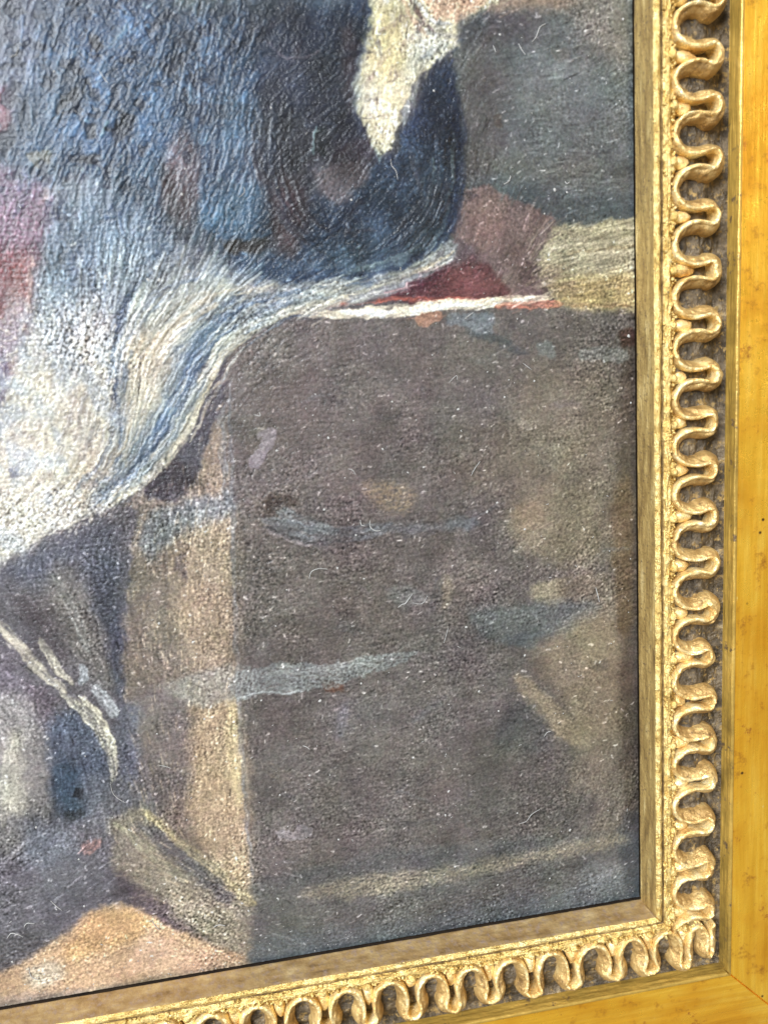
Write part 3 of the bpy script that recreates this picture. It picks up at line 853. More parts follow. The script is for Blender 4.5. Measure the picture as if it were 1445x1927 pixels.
# red and lilac cloth at the far left
RD = 'painted_red_sleeve'
poly([(-60, 170), (18, 170), (24, 200), (14, 250), (-10, 265), (-60, 260)], (146, 92, 108), 9, .85, name='painted_red_patch')
poly([(-60, 340), (60, 335), (96, 380), (86, 440), (60, 500), (40, 620), (0, 720), (-60, 760)], (118, 94, 114), 14, name=RD, g=1.0)
poly([(-60, 500), (56, 470), (62, 520), (38, 620), (0, 710), (-60, 730)], (118, 66, 72), 24, .9)
poly([(20, 520), (50, 500), (40, 600), (14, 610)], (160, 104, 90), 14, .5)
poly([(-40, 340), (60, 340), (70, 380), (-40, 400)], (116, 102, 126), 18, .7)
poly([(-60, 680), (14, 680), (0, 760), (-60, 790)], (104, 98, 128), 8, .8)
stroke([(62, 480), (52, 570), (30, 660), (12, 720)], 9, (196, 176, 168), .7, .5, .6)
# losses and chips in the blue
poly([(50, 286), (98, 284), (99, 304), (78, 310), (64, 318)], (146, 132, 128), 1.2, .95, g=.2, h=-.8)
for pl, c in (([(118, 178), (132, 166), (150, 166), (146, 182), (130, 190), (118, 210), (105, 206)], (48, 44, 46)), ([(160, 240), (176, 236), (178, 254), (162, 258)], (36, 44, 62)),
              ([(190, 236), (214, 230), (224, 208), (234, 224), (226, 240), (206, 244)], (40, 50, 72)), ([(166, 62), (190, 76), (188, 96), (176, 92)], (54, 54, 72)),
              ([(150, 290), (186, 286), (182, 302), (158, 306)], (64, 58, 80)), ([(276, 110), (300, 116), (340, 110), (350, 132), (320, 138), (290, 128)], (54, 56, 76)), ([(66, 326), (118, 322), (110, 342), (80, 344)], (60, 54, 78)),
              ([(312, 56), (350, 60), (352, 80), (320, 76)], (64, 70, 88))):
    poly(pl, c, 3.5, .8, h=-.5)
poly([(75, 352), (100, 346), (120, 330), (104, 362), (80, 380)], (168, 148, 146), 5, .7)
poly([(598, 246), (612, 240), (619, 262), (614, 294), (596, 294), (590, 270)], (58, 62, 68), 4, .75, h=-.4)
stroke([(598, 238), (590, 258), (588, 276), (592, 292)], 3.4, (196, 210, 216), .85, .2, 1.0)
stroke([(456, 58), (484, 74), (506, 84), (520, 96), (545, 108), (580, 106), (604, 96)], 4, (168, 140, 150), .75, .4, .8)
stroke([(624, 396), (634, 378), (652, 366), (668, 358)], 5, (178, 172, 184), .8, .3, .9)
stroke([(262, 302), (330, 282), (420, 252)], 1.8, (150, 166, 188), .6, .1, -.2)
stroke([(250, 318), (330, 302), (430, 276)], 1.8, (150, 166, 188), .5, .1, -.2)
for i, (x, y) in enumerate(((145, 316), (152, 320), (166, 310), (180, 316), (232, 318), (246, 430), (258, 428), (266, 432), (280, 434), (210, 436), (198, 350), (196, 340), (100, 378), (134, 460), (290, 410), (270, 8), (280, 12))):
    stroke([(x, y), (x + random.uniform(3, 9), y + random.gauss(0, 2))], random.uniform(4, 7), (216, 224, 222), .9, .2, 1.2, seed=i)
# ---- collar
CL = 'painted_collar'
poly([(668, 170), (684, 90), (700, 20), (708, -60), (1000, -60), (880, 40), (868, 84), (820, 116), (770, 170), (752, 230), (716, 296), (698, 262), (676, 214)], (206, 200, 172), 3, name=CL, g=1.5, smooth=2)
poly([(700, 40), (750, 10), (770, 80), (740, 150), (700, 120)], (214, 202, 150), 18, .7)
poly([(780, 60), (850, 80), (800, 120), (770, 150)], (198, 206, 196), 14, .7)
poly([(672, 180), (700, 160), (720, 210), (690, 216)], (196, 190, 182), 10, .6)
poly([(664, 190), (684, 60), (694, 60), (676, 160), (676, 214)], (188, 190, 192), 4, .7)
for i in range(150):
    x, y = random.uniform(680, 790), random.uniform(20, 270)
    if x > 790 - (y - 60) * .35 or x < 676 + max(0, y - 210) * .5:
        continue
    a = math.radians(random.gauss(78, 22)); L = random.uniform(6, 16)
    stroke([(x, y), (x + L * math.cos(a), y - L * math.sin(a))], random.uniform(2.5, 5), random.choice(((132, 116, 104), (110, 100, 104), (232, 226, 196), (146, 134, 112), (226, 214, 160))), .6, .3, .7, seed=i)
poly([(790, -60), (1000, -60), (900, 10), (870, 40), (830, 40), (804, 20)], (212, 176, 152), 6, .9, g=1.0)
poly([(842, -40), (900, -40), (884, 16), (850, 20)], (186, 152, 130), 10, .6)
stroke([(764, -20), (780, 14), (800, 44), (818, 62)], 7, (86, 66, 66), .85, .3, -.2)
stroke([(756, -10), (770, 26), (792, 56), (812, 70)], 8, (214, 178, 150), .7, .4, .6)
stroke([(770, -20), (790, 14), (812, 40), (850, 48)], 6, (164, 172, 184), .7, .4, .4)
stroke([(800, 60), (840, 66), (872, 68)], 8, (170, 172, 170), .7, .5, .5)
poly([(862, 40), (890, 20), (920, 20), (916, 60), (890, 90), (868, 80)], (82, 86, 92), 8, .8)
stroke([(668, 218), (700, 222), (740, 218)], 2, (86, 80, 82), .8, .1, -.4)
stroke([(700, 268), (712, 292), (718, 310)], 8, (170, 182, 186), .7, .5, .6)
stroke([(790, 150), (770, 190), (756, 240)], 12, (176, 184, 186), .65, .7, .7)
# broad loaded strokes that give the coat its big forms
for i in range(85):
    x, y = random.uniform(20, 460), random.uniform(10, 420)
    a = math.radians(random.gauss(66, 22)); L = random.uniform(30, 90)
    c = random.choice(((48, 62, 92), (40, 48, 70), (104, 134, 176), (122, 150, 188), (70, 96, 140), (84, 108, 146), (58, 70, 96)))
    stroke([(x, y), (x + L * .5 * math.cos(a) + random.gauss(0, 6), y - L * .5 * math.sin(a)), (x + L * math.cos(a) + random.gauss(0, 8), y - L * math.sin(a))], random.uniform(7, 18), c, random.uniform(.35, .65), .9, 1.0, seed=i + 1300)
for i in range(60):
    x, y = random.uniform(460, 850), random.uniform(20, 500)
    a = math.radians(random.gauss(60, 35)); L = random.uniform(24, 80)
    c = random.choice(((40, 46, 66), (54, 56, 72), (92, 74, 80), (72, 84, 108), (108, 90, 96), (46, 48, 62)))
    stroke([(x, y), (x + L * .5 * math.cos(a) + random.gauss(0, 8), y - L * .5 * math.sin(a)), (x + L * math.cos(a), y - L * math.sin(a))], random.uniform(8, 20), c, random.uniform(.25, .5), .9, .7, seed=i + 1500)
# ---- bristle marks dragged along the brush direction, passage by passage
W1 = ((150, 176, 206), (128, 156, 194), (172, 190, 210))
dabs(2600, ['painted_coat'], (-20, -20, 480, 520), (2, 9), (.5, 1.4), .28, .8, 1.2, 1.0, -.15, None, W1, 1, .35)
dabs(420, ['painted_coat'], (60, 60, 460, 340), (5, 16), (.5, 1.0), .32, .9, 1.8, .6, .2, None, W1, 2, .12)
dabs(2600, ['painted_coat'], (440, -20, 880, 560), (1.5, 6), (.5, 1.1), .20, .75, .9, 1.0, -.05, None, None, 15)
dabs(420, ['painted_coat'], (440, 120, 880, 560), (5, 14), (.5, 1.2), .26, .7, 1.2, 1.0, .1, None, ((130, 140, 158),), 16)
dabs(1300, ['painted_coat', 'painted_drapery'], (80, 320, 480, 620), (5, 18), (.6, 1.3), .26, .8, 1.4, 1.0, -.25, None, ((170, 186, 196), (146, 166, 182)), 3, .2)
dabs(2600, ['painted_drapery'], (-20, 560, 330, 1060), (1.6, 5), (.7, 1.4), .17, .85, 1.4, 1.2, .1, None, ((236, 230, 210), (226, 222, 206)), 4)
dabs(2200, ['painted_drapery'], (200, 480, 880, 960), (6, 20), (.6, 1.3), .24, .85, 1.4, 1.0, .05, None, ((226, 222, 200), (206, 210, 198)), 5)
dabs(5200, ['painted_block'], (420, 570, 1220, 1820), (1.5, 6), (.5, 1.0), .20, .75, .8, 1.0, .0, None, None, 6)
dabs(900, ['painted_block'], (420, 570, 1220, 1820), (5, 16), (.6, 1.4), .16, .55, .6, 1.0, .1, None, None, 7)
dabs(3000, ['painted_pillar'], (200, 680, 490, 1830), (2, 9), (.5, 1.1), .20, .8, 1.0, 1.0, .05, None, ((206, 184, 150),), 8)
dabs(2600, ['painted_breeches'], (-20, 950, 290, 1900), (2, 8), (.6, 1.2), .22, .8, 1.0, 1.2, .0, None, None, 9)
dabs(1700, ['painted_background', 'painted_roll', 'painted_red_cloth'], (680, -20, 1220, 600), (3, 11), (.5, 1.1), .20, .8, 1.0, 1.0, .0, None, None, 10)
dabs(350, ['painted_roll'], (1000, 420, 1220, 590), (6, 20), (.5, 1.1), .15, .6, .8, 1.0, .1, None, ((214, 206, 180),), 11)
dabs(900, ['painted_collar'], (650, -20, 900, 310), (2, 7), (.6, 1.2), .24, .85, 1.3, 1.0, .0, None, ((238, 232, 206),), 12)
dabs(900, ['painted_floor'], (-20, 1690, 500, 1930), (1.5, 5), (.6, 1.2), .18, .85, 1.2, 1.0, .1, None, ((222, 196, 164),), 13)
dabs(700, ['painted_red_sleeve', 'painted_red_patch'], (-20, 150, 120, 800), (2, 8), (.6, 1.2), .20, .7, 1.0, 1.2, -.1, None, ((170, 124, 136),), 14)
dabs(1600, ['painted_block'], (420, 570, 1220, 1820), (.8, 1.8), (.55, .9), .30, .8, .8, .2, .9, None, None, 26)
FLOW = np.array([[(300, 430), (215, 500), (150, 620), (95, 780), (40, 900), (-40, 1000)],
                 [(380, 500), (270, 550), (220, 650), (190, 780), (130, 900), (20, 1000)],
                 [(470, 530), (350, 560), (262, 640), (236, 760), (190, 880), (80, 985)],
                 [(560, 540), (440, 572), (340, 650), (292, 770), (230, 880), (120, 970)],
                 [(660, 545), (520, 580), (420, 645), (350, 760), (290, 860), (190, 945)],
                 [(760, 535), (600, 572), (455, 640), (385, 730), (330, 835), (225, 945)]], float)
BAND = [(0.0, (128, 142, 158)), (0.8, (158, 164, 168)), (1.3, (92, 110, 136)), (1.7, (84, 102, 128)), (2.1, (186, 184, 168)), (2.7, (196, 188, 168)), (3.1, (150, 160, 160)), (3.4, (74, 96, 124)),
        (3.8, (80, 102, 128)), (4.2, (176, 180, 168)), (4.5, (92, 112, 132)), (4.75, (206, 202, 182)), (5.0, (204, 200, 180))]
for i in range(210):
    t = random.uniform(0, 5); k = min(int(t), 4); f = t - k
    c = FLOW[k] * (1 - f) + FLOW[k + 1] * f + np.random.default_rng(i).normal(0, 2.5, (6, 2))
    a0 = random.uniform(0, .75); a1 = a0 + random.uniform(.15, .45)
    cs = smoothpts(c, 6, False); n_ = len(cs)
    seg = cs[int(a0 * n_):max(int(min(a1, 1) * n_), int(a0 * n_) + 4)][::2]
    if len(seg) < 2:
        continue
    tj = t + random.gauss(0, .12); fj = random.uniform(.84, 1.12)
    col = np.array([np.interp(tj, [b[0] for b in BAND], [b[1][q_] for b in BAND]) for q_ in range(3)])
    if t < 1.7:
        low = np.clip((np.mean([p[1] for p in seg]) - 590) / 70, 0, 1)
        col = col * (1 - low) + np.array(random.choice(((214, 208, 190), (224, 218, 200), (176, 180, 184), (150, 142, 136), (190, 190, 186)))) * low
    col = col * fj
    stroke([tuple(p) for p in seg], random.uniform(3, 9), tuple(np.clip(col, 30, 240)), random.uniform(.4, .75), .85, .9, seed=i + 2000)
stroke([(275, 522), (234, 576), (215, 655), (219, 740), (229, 810)], 7, (50, 64, 90), .75, .5, -.3)
stroke([(640, 590), (740, 586), (830, 577), (940, 568)], 9, (240, 234, 214), .8, .6, 1.2)
straps()
smear()
# accents of the coat laid last: maroon leaf, mauve cuff lights, curved sweeps
poly([(304, 350), (320, 272), (350, 246), (368, 272), (374, 350), (366, 420), (330, 412), (306, 390)], (132, 100, 104), 10, .7, rough=.55, h=.3)
for k in range(9):
    x = 316 + k * 6.5
    stroke([(x + 18, 262 + abs(k - 5) * 6), (x + 4, 330), (x, 395 + k * 2)], 2.6, random.choice(((176, 146, 146), (150, 120, 124), (104, 84, 96))), .7, .4, .9, seed=k + 40)
poly([(592, 320), (640, 306), (698, 318), (690, 340), (660, 362), (640, 388), (612, 372), (596, 346)], (140, 112, 114), 8, .7, rough=.5, h=.3)
poly([(506, 345), (552, 335), (572, 410), (548, 478), (516, 440)], (118, 88, 92), 14, .7, rough=.5)
poly([(376, 366), (440, 352), (500, 352), (508, 440), (470, 454), (384, 432)], (98, 126, 160), 8, .55, rough=.6, h=.3)
poly([(420, 456), (500, 450), (502, 468), (440, 480)], (62, 50, 46), 4, .75)
for k in range(26):
    x = 396 + k * 3 + random.gauss(0, 2); y = random.uniform(170, 250)
    stroke([(x + 8, y), (x + 2, y + 40), (x, y + random.uniform(60, 110))], 2.4, random.choice(((128, 150, 182), (104, 126, 158), (60, 74, 100))), .6, .3, 1.0, seed=k + 80)
SW = np.array([[(470, 150), (462, 260), (480, 370), (540, 460), (620, 505)], [(560, 200), (550, 300), (575, 390), (640, 450), (700, 480)],
               [(860, 240), (862, 340), (820, 430), (740, 490), (620, 520)], [(800, 300), (790, 370), (750, 430), (690, 470), (600, 490)]], float)
for i in range(90):
    k = random.choice((0, 0, 2, 2, 2)); f = random.random()
    c = SW[k] * (1 - f) + SW[k + 1] * f
    a0 = random.uniform(0, .6); cs = smoothpts(c, 6, False); n_ = len(cs)
    seg = cs[int(a0 * n_):int(min(a0 + random.uniform(.2, .5), 1) * n_)][::2]
    if len(seg) < 2:
        continue
    col = random.choice(((46, 54, 76), (40, 44, 60), (84, 96, 118), (74, 66, 76), (112, 122, 138), (150, 156, 156)) if k == 2 else ((44, 52, 76), (60, 70, 94), (86, 76, 84), (50, 48, 60), (96, 84, 92)))
    stroke([tuple(p) for p in seg], random.uniform(3, 8), col, random.uniform(.35, .65), .9, .9, seed=i + 2400)
poly([(598, 246), (612, 240), (619, 262), (614, 294), (596, 294), (590, 270)], (50, 54, 60), 3, .8, h=-.5)
stroke([(598, 238), (590, 258), (588, 276), (592, 292)], 3.4, (196, 210, 216), .85, .2, 1.0)
poly([(52, 287), (98, 284), (99, 304), (80, 310), (66, 316)], (146, 130, 122), 1.5, .85, g=.3)
for pl in ([(118, 178), (132, 166), (150, 166), (146, 182), (130, 190), (118, 210), (105, 206)], [(160, 240), (176, 236), (178, 254), (162, 258)], [(190, 240), (214, 232), (226, 210), (234, 224), (224, 240), (204, 246)], [(150, 290), (186, 286), (182, 302), (158, 306)], [(168, 66), (190, 76), (186, 98), (176, 92)]):
    poly(pl, (52, 48, 52), 2.5, .7, h=-.6)
# ---- scattered pale flecks of lost glaze everywhere
for i in range(3200):
    x, y = random.uniform(0, 1190), random.uniform(0, 1840)
    a = random.uniform(0, 3.14) if random.random() < .6 else math.radians(10); L = random.uniform(2, 9)
    k = random.choice((1, 1, 1, -1))
    w = gp([(x, y)])[0]
    b = img[int(np.clip(w[1], 0, NY - 1)), int(np.clip(w[0], 0, NX - 1))] * 255
    c = b + np.array((70, 69, 70)) * random.uniform(.4, 1.4) if k > 0 else b * .6
    stroke([(x, y), (x + L * math.cos(a), y - L * math.sin(a))], random.uniform(1.6, 3.2), tuple(np.clip(c, 0, 245)), .9, .1, .8 * k, seed=i)


# --- crusted impasto in the coat: raised crests with pale blue glints put into the pigment, pits down to the dark ground
rn = gblur((NY, NX), 1.7, 1.7, 61); rn2 = gblur((NY, NX), 2.6, 2.6, 62); pn = gblur((NY, NX), 4.5, 4.5, 63) + .5 * gblur((NY, NX), 1.6, 1.6, 64)
zone = polymask([(-80, -80), (420, -80), (420, 120), (380, 300), (300, 360), (240, 420), (100, 420), (-80, 330)], 60)
zm = np.zeros((NY, NX), np.float32); zm[zone[0]] = zone[1]
crest = np.clip(1 - np.abs(rn) / .20, 0, 1) * np.clip(.5 + rn2, 0, 1) * zm
img += (np.array((168, 188, 214), np.float32) / 255 - img) * (crest * .62)[..., None]
hgt += crest * 1.3
pit = np.clip((pn - 1.05) / .35, 0, 1) * zm
img += (np.array((52, 56, 76), np.float32) / 255 - img) * (pit * .75)[..., None]
hgt -= pit * 1.2
zone = polymask([(-60, 600), (210, 590), (230, 860), (120, 990), (-60, 1060)], 40)
zm[:] = 0; zm[zone[0]] = zone[1]
rn3 = gblur((NY, NX), 2.2, 1.8, 65); cl_ = gblur((NY, NX), 12, 10, 66) + .6 * gblur((NY, NX), 5, 4, 67)
img += (np.array((164, 176, 190), np.float32) / 255 - img) * (np.clip(cl_ - .2, 0, 1) * zm * .6)[..., None]
crest = np.clip(1 - np.abs(rn3) / .34, 0, 1) * zm * np.clip(.75 + .5 * cl_, .2, 1)
img += (np.array((238, 233, 214), np.float32) / 255 - img) * (crest * .6)[..., None]
hgt += crest * 1.5
pit = np.clip((np.abs(rn3) - 1.0) / .5, 0, 1) * zm * np.clip(.7 - .5 * cl_, 0, 1)
img += (np.array((136, 126, 122), np.float32) / 255 - img) * (pit * .4)[..., None]

# --- carry the passages on past the part seen here, and tidy their borders
c0 = np.array([np.interp(r_, *gp([(-24, yy) for yy in range(-100, 2100, 100)]).T[::-1]) for r_ in range(NY)])
mx = np.clip(np.where(GX < c0[:, None], 2 * c0[:, None] - GX, GX), 0, NX - 1).astype(np.int32)
my = GY.astype(np.int32)
img, hgt, grain, lab = img[my, mx], hgt[my, mx], grain[my, mx], lab[my, mx]
r0 = int(gp([(600, -24)])[0, 1])
rr_ = np.where(np.arange(NY) < r0, 2 * r0 - np.arange(NY), np.arange(NY))
img, hgt, grain, lab = img[rr_], hgt[rr_], grain[rr_], lab[rr_]
lab = np.argmax(np.stack([blur((lab == k_).astype(float), 5) for k_ in range(len(LABELS))]), 0)

HUE = [blur((lab == LABELS.index(k_)).astype(float), 6).astype(np.float32) for k_ in ('painted_coat', 'painted_block', 'painted_breeches', 'painted_pillar', 'painted_floor')]

grain *= np.clip(.75 + .38 * gblur((NY, NX), 26, 26, 71) + .22 * gblur((NY, NX), 8, 8, 72), .2, 1.7)
img *= (1 + HUE[0] * (.10 * gblur((NY, NX), 9, 6, 73) + .07 * gblur((NY, NX), 20, 14, 74)))[..., None]

# --- broken colour: streaks, grain and slow drifts of hue, all in the pigment
tex = (.22 * STREAK + .42 * VERM + .16 * STREAK2 + .30 * FINE) * grain
amp = .17
tex = tex + .16 * np.abs(tex) * tex
img *= (1 + amp * tex)[..., None]
img += (tex * amp * .10)[..., None]
for ch, (s1, s2) in enumerate(((31, 34), (32, 35), (33, 36))):
    img[..., ch] += .0035 * gblur((NY, NX), 12, 12, s1) + .003 * gblur((NY, NX), 1.5, 1.5, s2)
img *= (1 + .035 * MID + .03 * BIG)[..., None]
img += (img - .42) * .14
lum = img @ np.array((.3, .59, .11), np.float32)
img += (lum[..., None] - img) * .12
img *= (1 - HUE[0])[..., None] * np.array((1.02, 1.0, .97), np.float32) + HUE[0][..., None] * np.array((.66, .725, .72), np.float32)
lum = img @ np.array((.3, .59, .11), np.float32)
img += (lum[..., None] * np.array((1.01, 1.0, .985), np.float32) - img) * (.14 * HUE[1] + .35 * HUE[2])[..., None]
img *= (1 + .05 * HUE[1] + .09 * HUE[2] + .10 * HUE[3] + .08 * HUE[4])[..., None]
np.clip(img, .02, .97, out=img)
hgt += .14 * STREAK * (.5 + grain) + .15 * VERM * (.4 + grain) + .28 * STREAK2
pig = lin(img).astype(np.float32) * GAIN
ZAMP = .0042
hz = (hgt * ZAMP).astype(np.float32)

# --- the sheet: fine where it is seen, coarser towards the far edges (mirrored pigment)
cl = np.arange(FX0 - 8 / RES, XL - .15, -8 / RES)[::-1]
rt = np.arange(FY1 + 8 / RES, YT + .15, 8 / RES)[::-1]
ax = np.concatenate([cl, gxs]); ay = np.concatenate([rt, gys])
ci = np.concatenate([np.minimum(np.rint((FX0 - cl) * RES), NX - 1).astype(int), np.arange(NX)])
ri = np.concatenate([np.minimum(np.rint((rt - FY1) * RES), NY - 1).astype(int), np.arange(NY)])
PX, PY = np.meshgrid(ax, ay)
PZ = ZC + hz[np.ix_(ri, ci)]
PC = pig[np.ix_(ri, ci)].reshape(-1, 3)
PL = lab[np.ix_(ri, ci)]
pts = np.stack([PX.ravel(), PY.ravel(), PZ.ravel()], 1)
dzx = np.gradient(PZ, axis=1) / np.gradient(ax)[None, :]
dzy = np.gradient(PZ, axis=0) / np.gradient(ay)[:, None]
nrm = np.stack([-dzx.ravel(), -dzy.ravel(), np.ones(PZ.size)], 1)
nrm /= np.linalg.norm(nrm, axis=1)[:, None]
faces = gridfaces(PZ.shape[0], PZ.shape[1])[:, ::-1]
painting = empty('oil_painting', Wv((XL + XR) / 2, YB - .1, ZC))
painting['label'] = 'old oil painting of blue coat, white drapery and dark block, set in the gilt frame'
painting['category'] = 'painting'
# every connected passage of paint becomes its own part
CL_ = PL[:-1, :-1].astype(int)
runs, par = [], []


def root(i):
    while par[i] != i:
        par[i] = par[par[i]]; i = par[i]
    return i


prev = []
for r_ in range(CL_.shape[0]):
    row = CL_[r_]
    cut = np.concatenate([[0], np.nonzero(np.diff(row))[0] + 1, [len(row)]])
    cur = []
    for a_, b_ in zip(cut[:-1], cut[1:]):
        k_ = len(par); par.append(k_); cur.append((a_, b_, int(row[a_]), k_)); runs.append((r_, a_, b_, int(row[a_]), k_))
    for a_, b_, l_, k_ in cur:
        for c_, d_, m_, n_ in prev:
            if m_ == l_ and c_ <= b_ and d_ >= a_:
                par[root(n_)] = root(k_)
    prev = cur
size = {}
for r_, a_, b_, l_, k_ in runs:
    size[root(k_)] = size.get(root(k_), 0) + b_ - a_
CID = np.zeros(CL_.shape, int)
for r_, a_, b_, l_, k_ in runs:
    q_ = root(k_)
    CID[r_, a_:b_] = q_ if size[q_] > 500 else -1
for r_ in range(CID.shape[0]):              # crumbs join the passage beside them
    bad = np.nonzero(CID[r_] < 0)[0]
    for c_ in bad:
        CID[r_, c_] = CID[r_, c_ - 1] if c_ else (CID[r_ - 1, 0] if r_ else CID[0, CID[0] >= 0][0])
lab_of = {root(k_): l_ for r_, a_, b_, l_, k_ in runs}
cellab = CID.ravel()
for i in sorted(set(cellab.tolist()), key=lambda k_: -size.get(k_, 0)):
    nm = LABELS[lab_of[i]]
    f = faces[cellab == i]
    if len(f) == 0:
        continue
    uq, inv = np.unique(f, return_inverse=True)
    o = mesh_np(nm, pts[uq], inv.reshape(f.shape), M_paint, painting, True, PC[uq], nrm[uq])
    if nm in PLABEL:
        o['label'] = PLABEL[nm]
# board behind the paint
bx0, bx1, by0, by1 = XL - .15, FX1, FY0, YT + .15
bp = np.array([(x, y, z) for z in (ZC - .06, ZC - .45) for x, y in ((bx0, by0), (bx1, by0), (bx1, by1), (bx0, by1))])
mesh_np('backing_board', bp, [(0, 1, 2, 3), (7, 6, 5, 4), (0, 4, 5, 1), (1, 5, 6, 2), (2, 6, 7, 3), (3, 7, 4, 0)], M_wood, painting, False)

# --- dust specks and lint fibres lying on the paint
def zat(x, y):
    c = int(np.clip((x - FX0) * RES, 0, NX - 1)); r = int(np.clip((FY1 - y) * RES, 0, NY - 1))
    return ZC + hz[r, c]


dv, df = [], []


def speck(x, y, r, e=1.0, a=0.0):
    z = zat(x, y); b = len(dv); n = 7
    for k in range(n):
        t = k * 2 * math.pi / n
        rr = r * random.uniform(.75, 1.2)
        u, w = rr * e * math.cos(t), rr * math.sin(t)
        dv.append((x + u * math.cos(a) - w * math.sin(a), y + u * math.sin(a) + w * math.cos(a), z + .004))
    dv.append((x, y, z + .004 + r * .55))
    for k in range(n):
        df.append((b + k, b + (k + 1) % n, b + n))


def fibre(path, r):
    """path: frame xy points; three-sided thread resting on the paint"""
    p = smoothpts(np.array(path), 4, False); b = len(dv); n = len(p)
    for k in range(n):
        t = p[min(k + 1, n - 1)] - p[max(k - 1, 0)]; t = t / (np.linalg.norm(t) + 1e-9)
        z = zat(*p[k]) + .006
        rr = r * (.5 + .5 * math.sin(math.pi * (k + .5) / n)) * random.uniform(.8, 1.2)
        for o_, hh in ((-1, 0), (0, 1.5), (1, 0)):
            dv.append((p[k][0] - t[1] * o_ * rr, p[k][1] + t[0] * o_ * rr, z + hh * rr))
    for k in range(n - 1):
        for m in range(2):
            a0 = b + k * 3 + m
            df.append((a0, a0 + 1, a0 + 4)); df.append((a0, a0 + 4, a0 + 3))


SPK = [(1172, 36, 5), (1182, 632, 6), (1186, 758, 4), (862, 770, 5), (949, 747, 4), (1005, 717, 4), (594, 742, 3), (738, 756, 3), (600, 819, 3), (618, 824, 4),
       (720, 845, 4), (521, 848, 4), (797, 879, 4), (767, 889, 3), (935, 946, 4), (610, 959, 4), (987, 996, 5), (916, 963, 4), (670, 1007, 4), (685, 1089, 4),
       (635, 1069, 4), (540, 1110, 3), (877, 1180, 5), (987, 1233, 4), (901, 1301, 5), (680, 1286, 4), (602, 1319, 5), (492, 1318, 4), (468, 1263, 5), (519, 1178, 3),
       (938, 1338, 4), (844, 1489, 5), (838, 1534, 4), (973, 1530, 4), (1072, 1562, 5), (896, 1598, 4), (1034, 1653, 4), (936, 1665, 4), (583, 1459, 4), (527, 1496, 4),
       (637, 1580, 4), (456, 1700, 4), (468, 1714, 4), (523, 1691, 4), (281, 985, 4), (300, 1173, 5), (137, 1164, 4), (385, 1353, 4), (296, 1381, 3), (24, 1810, 4),
       (159, 1705, 4), (107, 1711, 3), (69, 1557, 4), (240, 1607, 3), (149, 1617, 4), (352, 1543, 3), (199, 521, 5), (279, 526, 6), (300, 527, 5), (262, 631, 4), (343, 366, 4),
       (102, 134, 3), (661, 376, 4), (510, 203, 3), (816, 171, 4), (940, 65, 4), (1066, 362, 4), (1043, 357, 5), (1024, 402, 3), (349, 318, 3), (0, 678, 4), (215, 703, 4)]
for x, y, r in SPK:
    w = pix(x, y); speck(w[0], w[1], r * .0052, random.uniform(1, 1.5), random.uniform(0, 3))
for _ in range(900):
    x = random.uniform(FX0 + .3, XR - .05); y = random.uniform(YB + .05, FY1 - .3)
    if random.random() < .18:
        y = YB + abs(random.gauss(0, .25))
    elif BIG[int((FY1 - y) * RES), int((x - FX0) * RES)] + random.gauss(0, .5) < 0:
        continue
    speck(x, y, random.choice((.005, .006, .007, .008, .011)), random.uniform(1, 1.8), random.uniform(0, 3))
FIB = [[(678, 978), (680, 988), (688, 990)], [(696, 979), (697, 992), (707, 999), (716, 998)], [(582, 1089), (586, 1076), (600, 1070), (617, 1071)],
       [(630, 1037), (642, 1034), (655, 1043), (668, 1041)], [(749, 1143), (757, 1137), (763, 1135), (776, 1117)], [(776, 1134), (794, 1136), (804, 1121)],
       [(835, 1210), (839, 1196), (843, 1182)], [(905, 1204), (910, 1198), (913, 1190)], [(886, 895), (893, 882), (903, 868)], [(983, 683), (992, 690), (1000, 696)],
       [(874, 600), (882, 594), (890, 588)], [(1053, 20), (1056, 34), (1064, 38)], [(1000, 79), (1008, 70), (1015, 52), (1026, 45)], [(975, 82), (981, 94), (988, 103)],
       [(927, 86), (930, 92), (932, 99)], [(872, 253), (874, 264), (877, 273)], [(947, 347), (957, 341), (960, 331)], [(1062, 341), (1066, 346), (1071, 342)],
       [(735, 300), (737, 312), (745, 322), (748, 338)], [(465, 92), (470, 86), (480, 90), (488, 98), (496, 90), (508, 84)], [(450, 372), (460, 362), (459, 352)],
       [(976, 1550), (990, 1545), (1000, 1532), (1015, 1523)], [(1023, 1386), (1029, 1378), (1036, 1376)], [(1105, 980), (1112, 974), (1118, 970)], [(1120, 1105), (1124, 1120), (1127, 1133)],
       [(208, 1470), (212, 1490), (222, 1502), (236, 1510)], [(96, 1695), (108, 1706), (117, 1713)], [(70, 1708), (82, 1704), (94, 1703)], [(300, 1440), (312, 1442), (323, 1446)],
       [(14, 1766), (22, 1756), (34, 1758), (44, 1763)], [(46, 1745), (52, 1737), (66, 1738)], [(24, 1775), (34, 1790), (35, 1802)], [(286, 1730), (293, 1742), (301, 1750)],
       [(55, 1820), (60, 1838), (74, 1844)], [(402, 1745), (412, 1740), (424, 1742)], [(170, 150), (165, 165), (158, 180), (152, 195)], [(185, 130), (197, 148), (205, 158)],
       [(30, 105), (34, 95), (36, 88)], [(20, 108), (28, 104), (34, 104)], [(590, 1424), (600, 1426), (608, 1434)], [(570, 1403), (578, 1406), (583, 1410)],
       [(478, 780), (490, 783), (488, 775)], [(845, 720), (858, 707), (860, 715)], [(680, 905), (684, 912), (690, 905)], [(655, 882), (664, 885), (669, 893)]]
for kf, p in enumerate(FIB):
    if kf % 4 == 3:
        continue
    a = np.array(p, float); w = pix(a[:, 0], a[:, 1])
    fibre(w, random.uniform(.0055, .009))
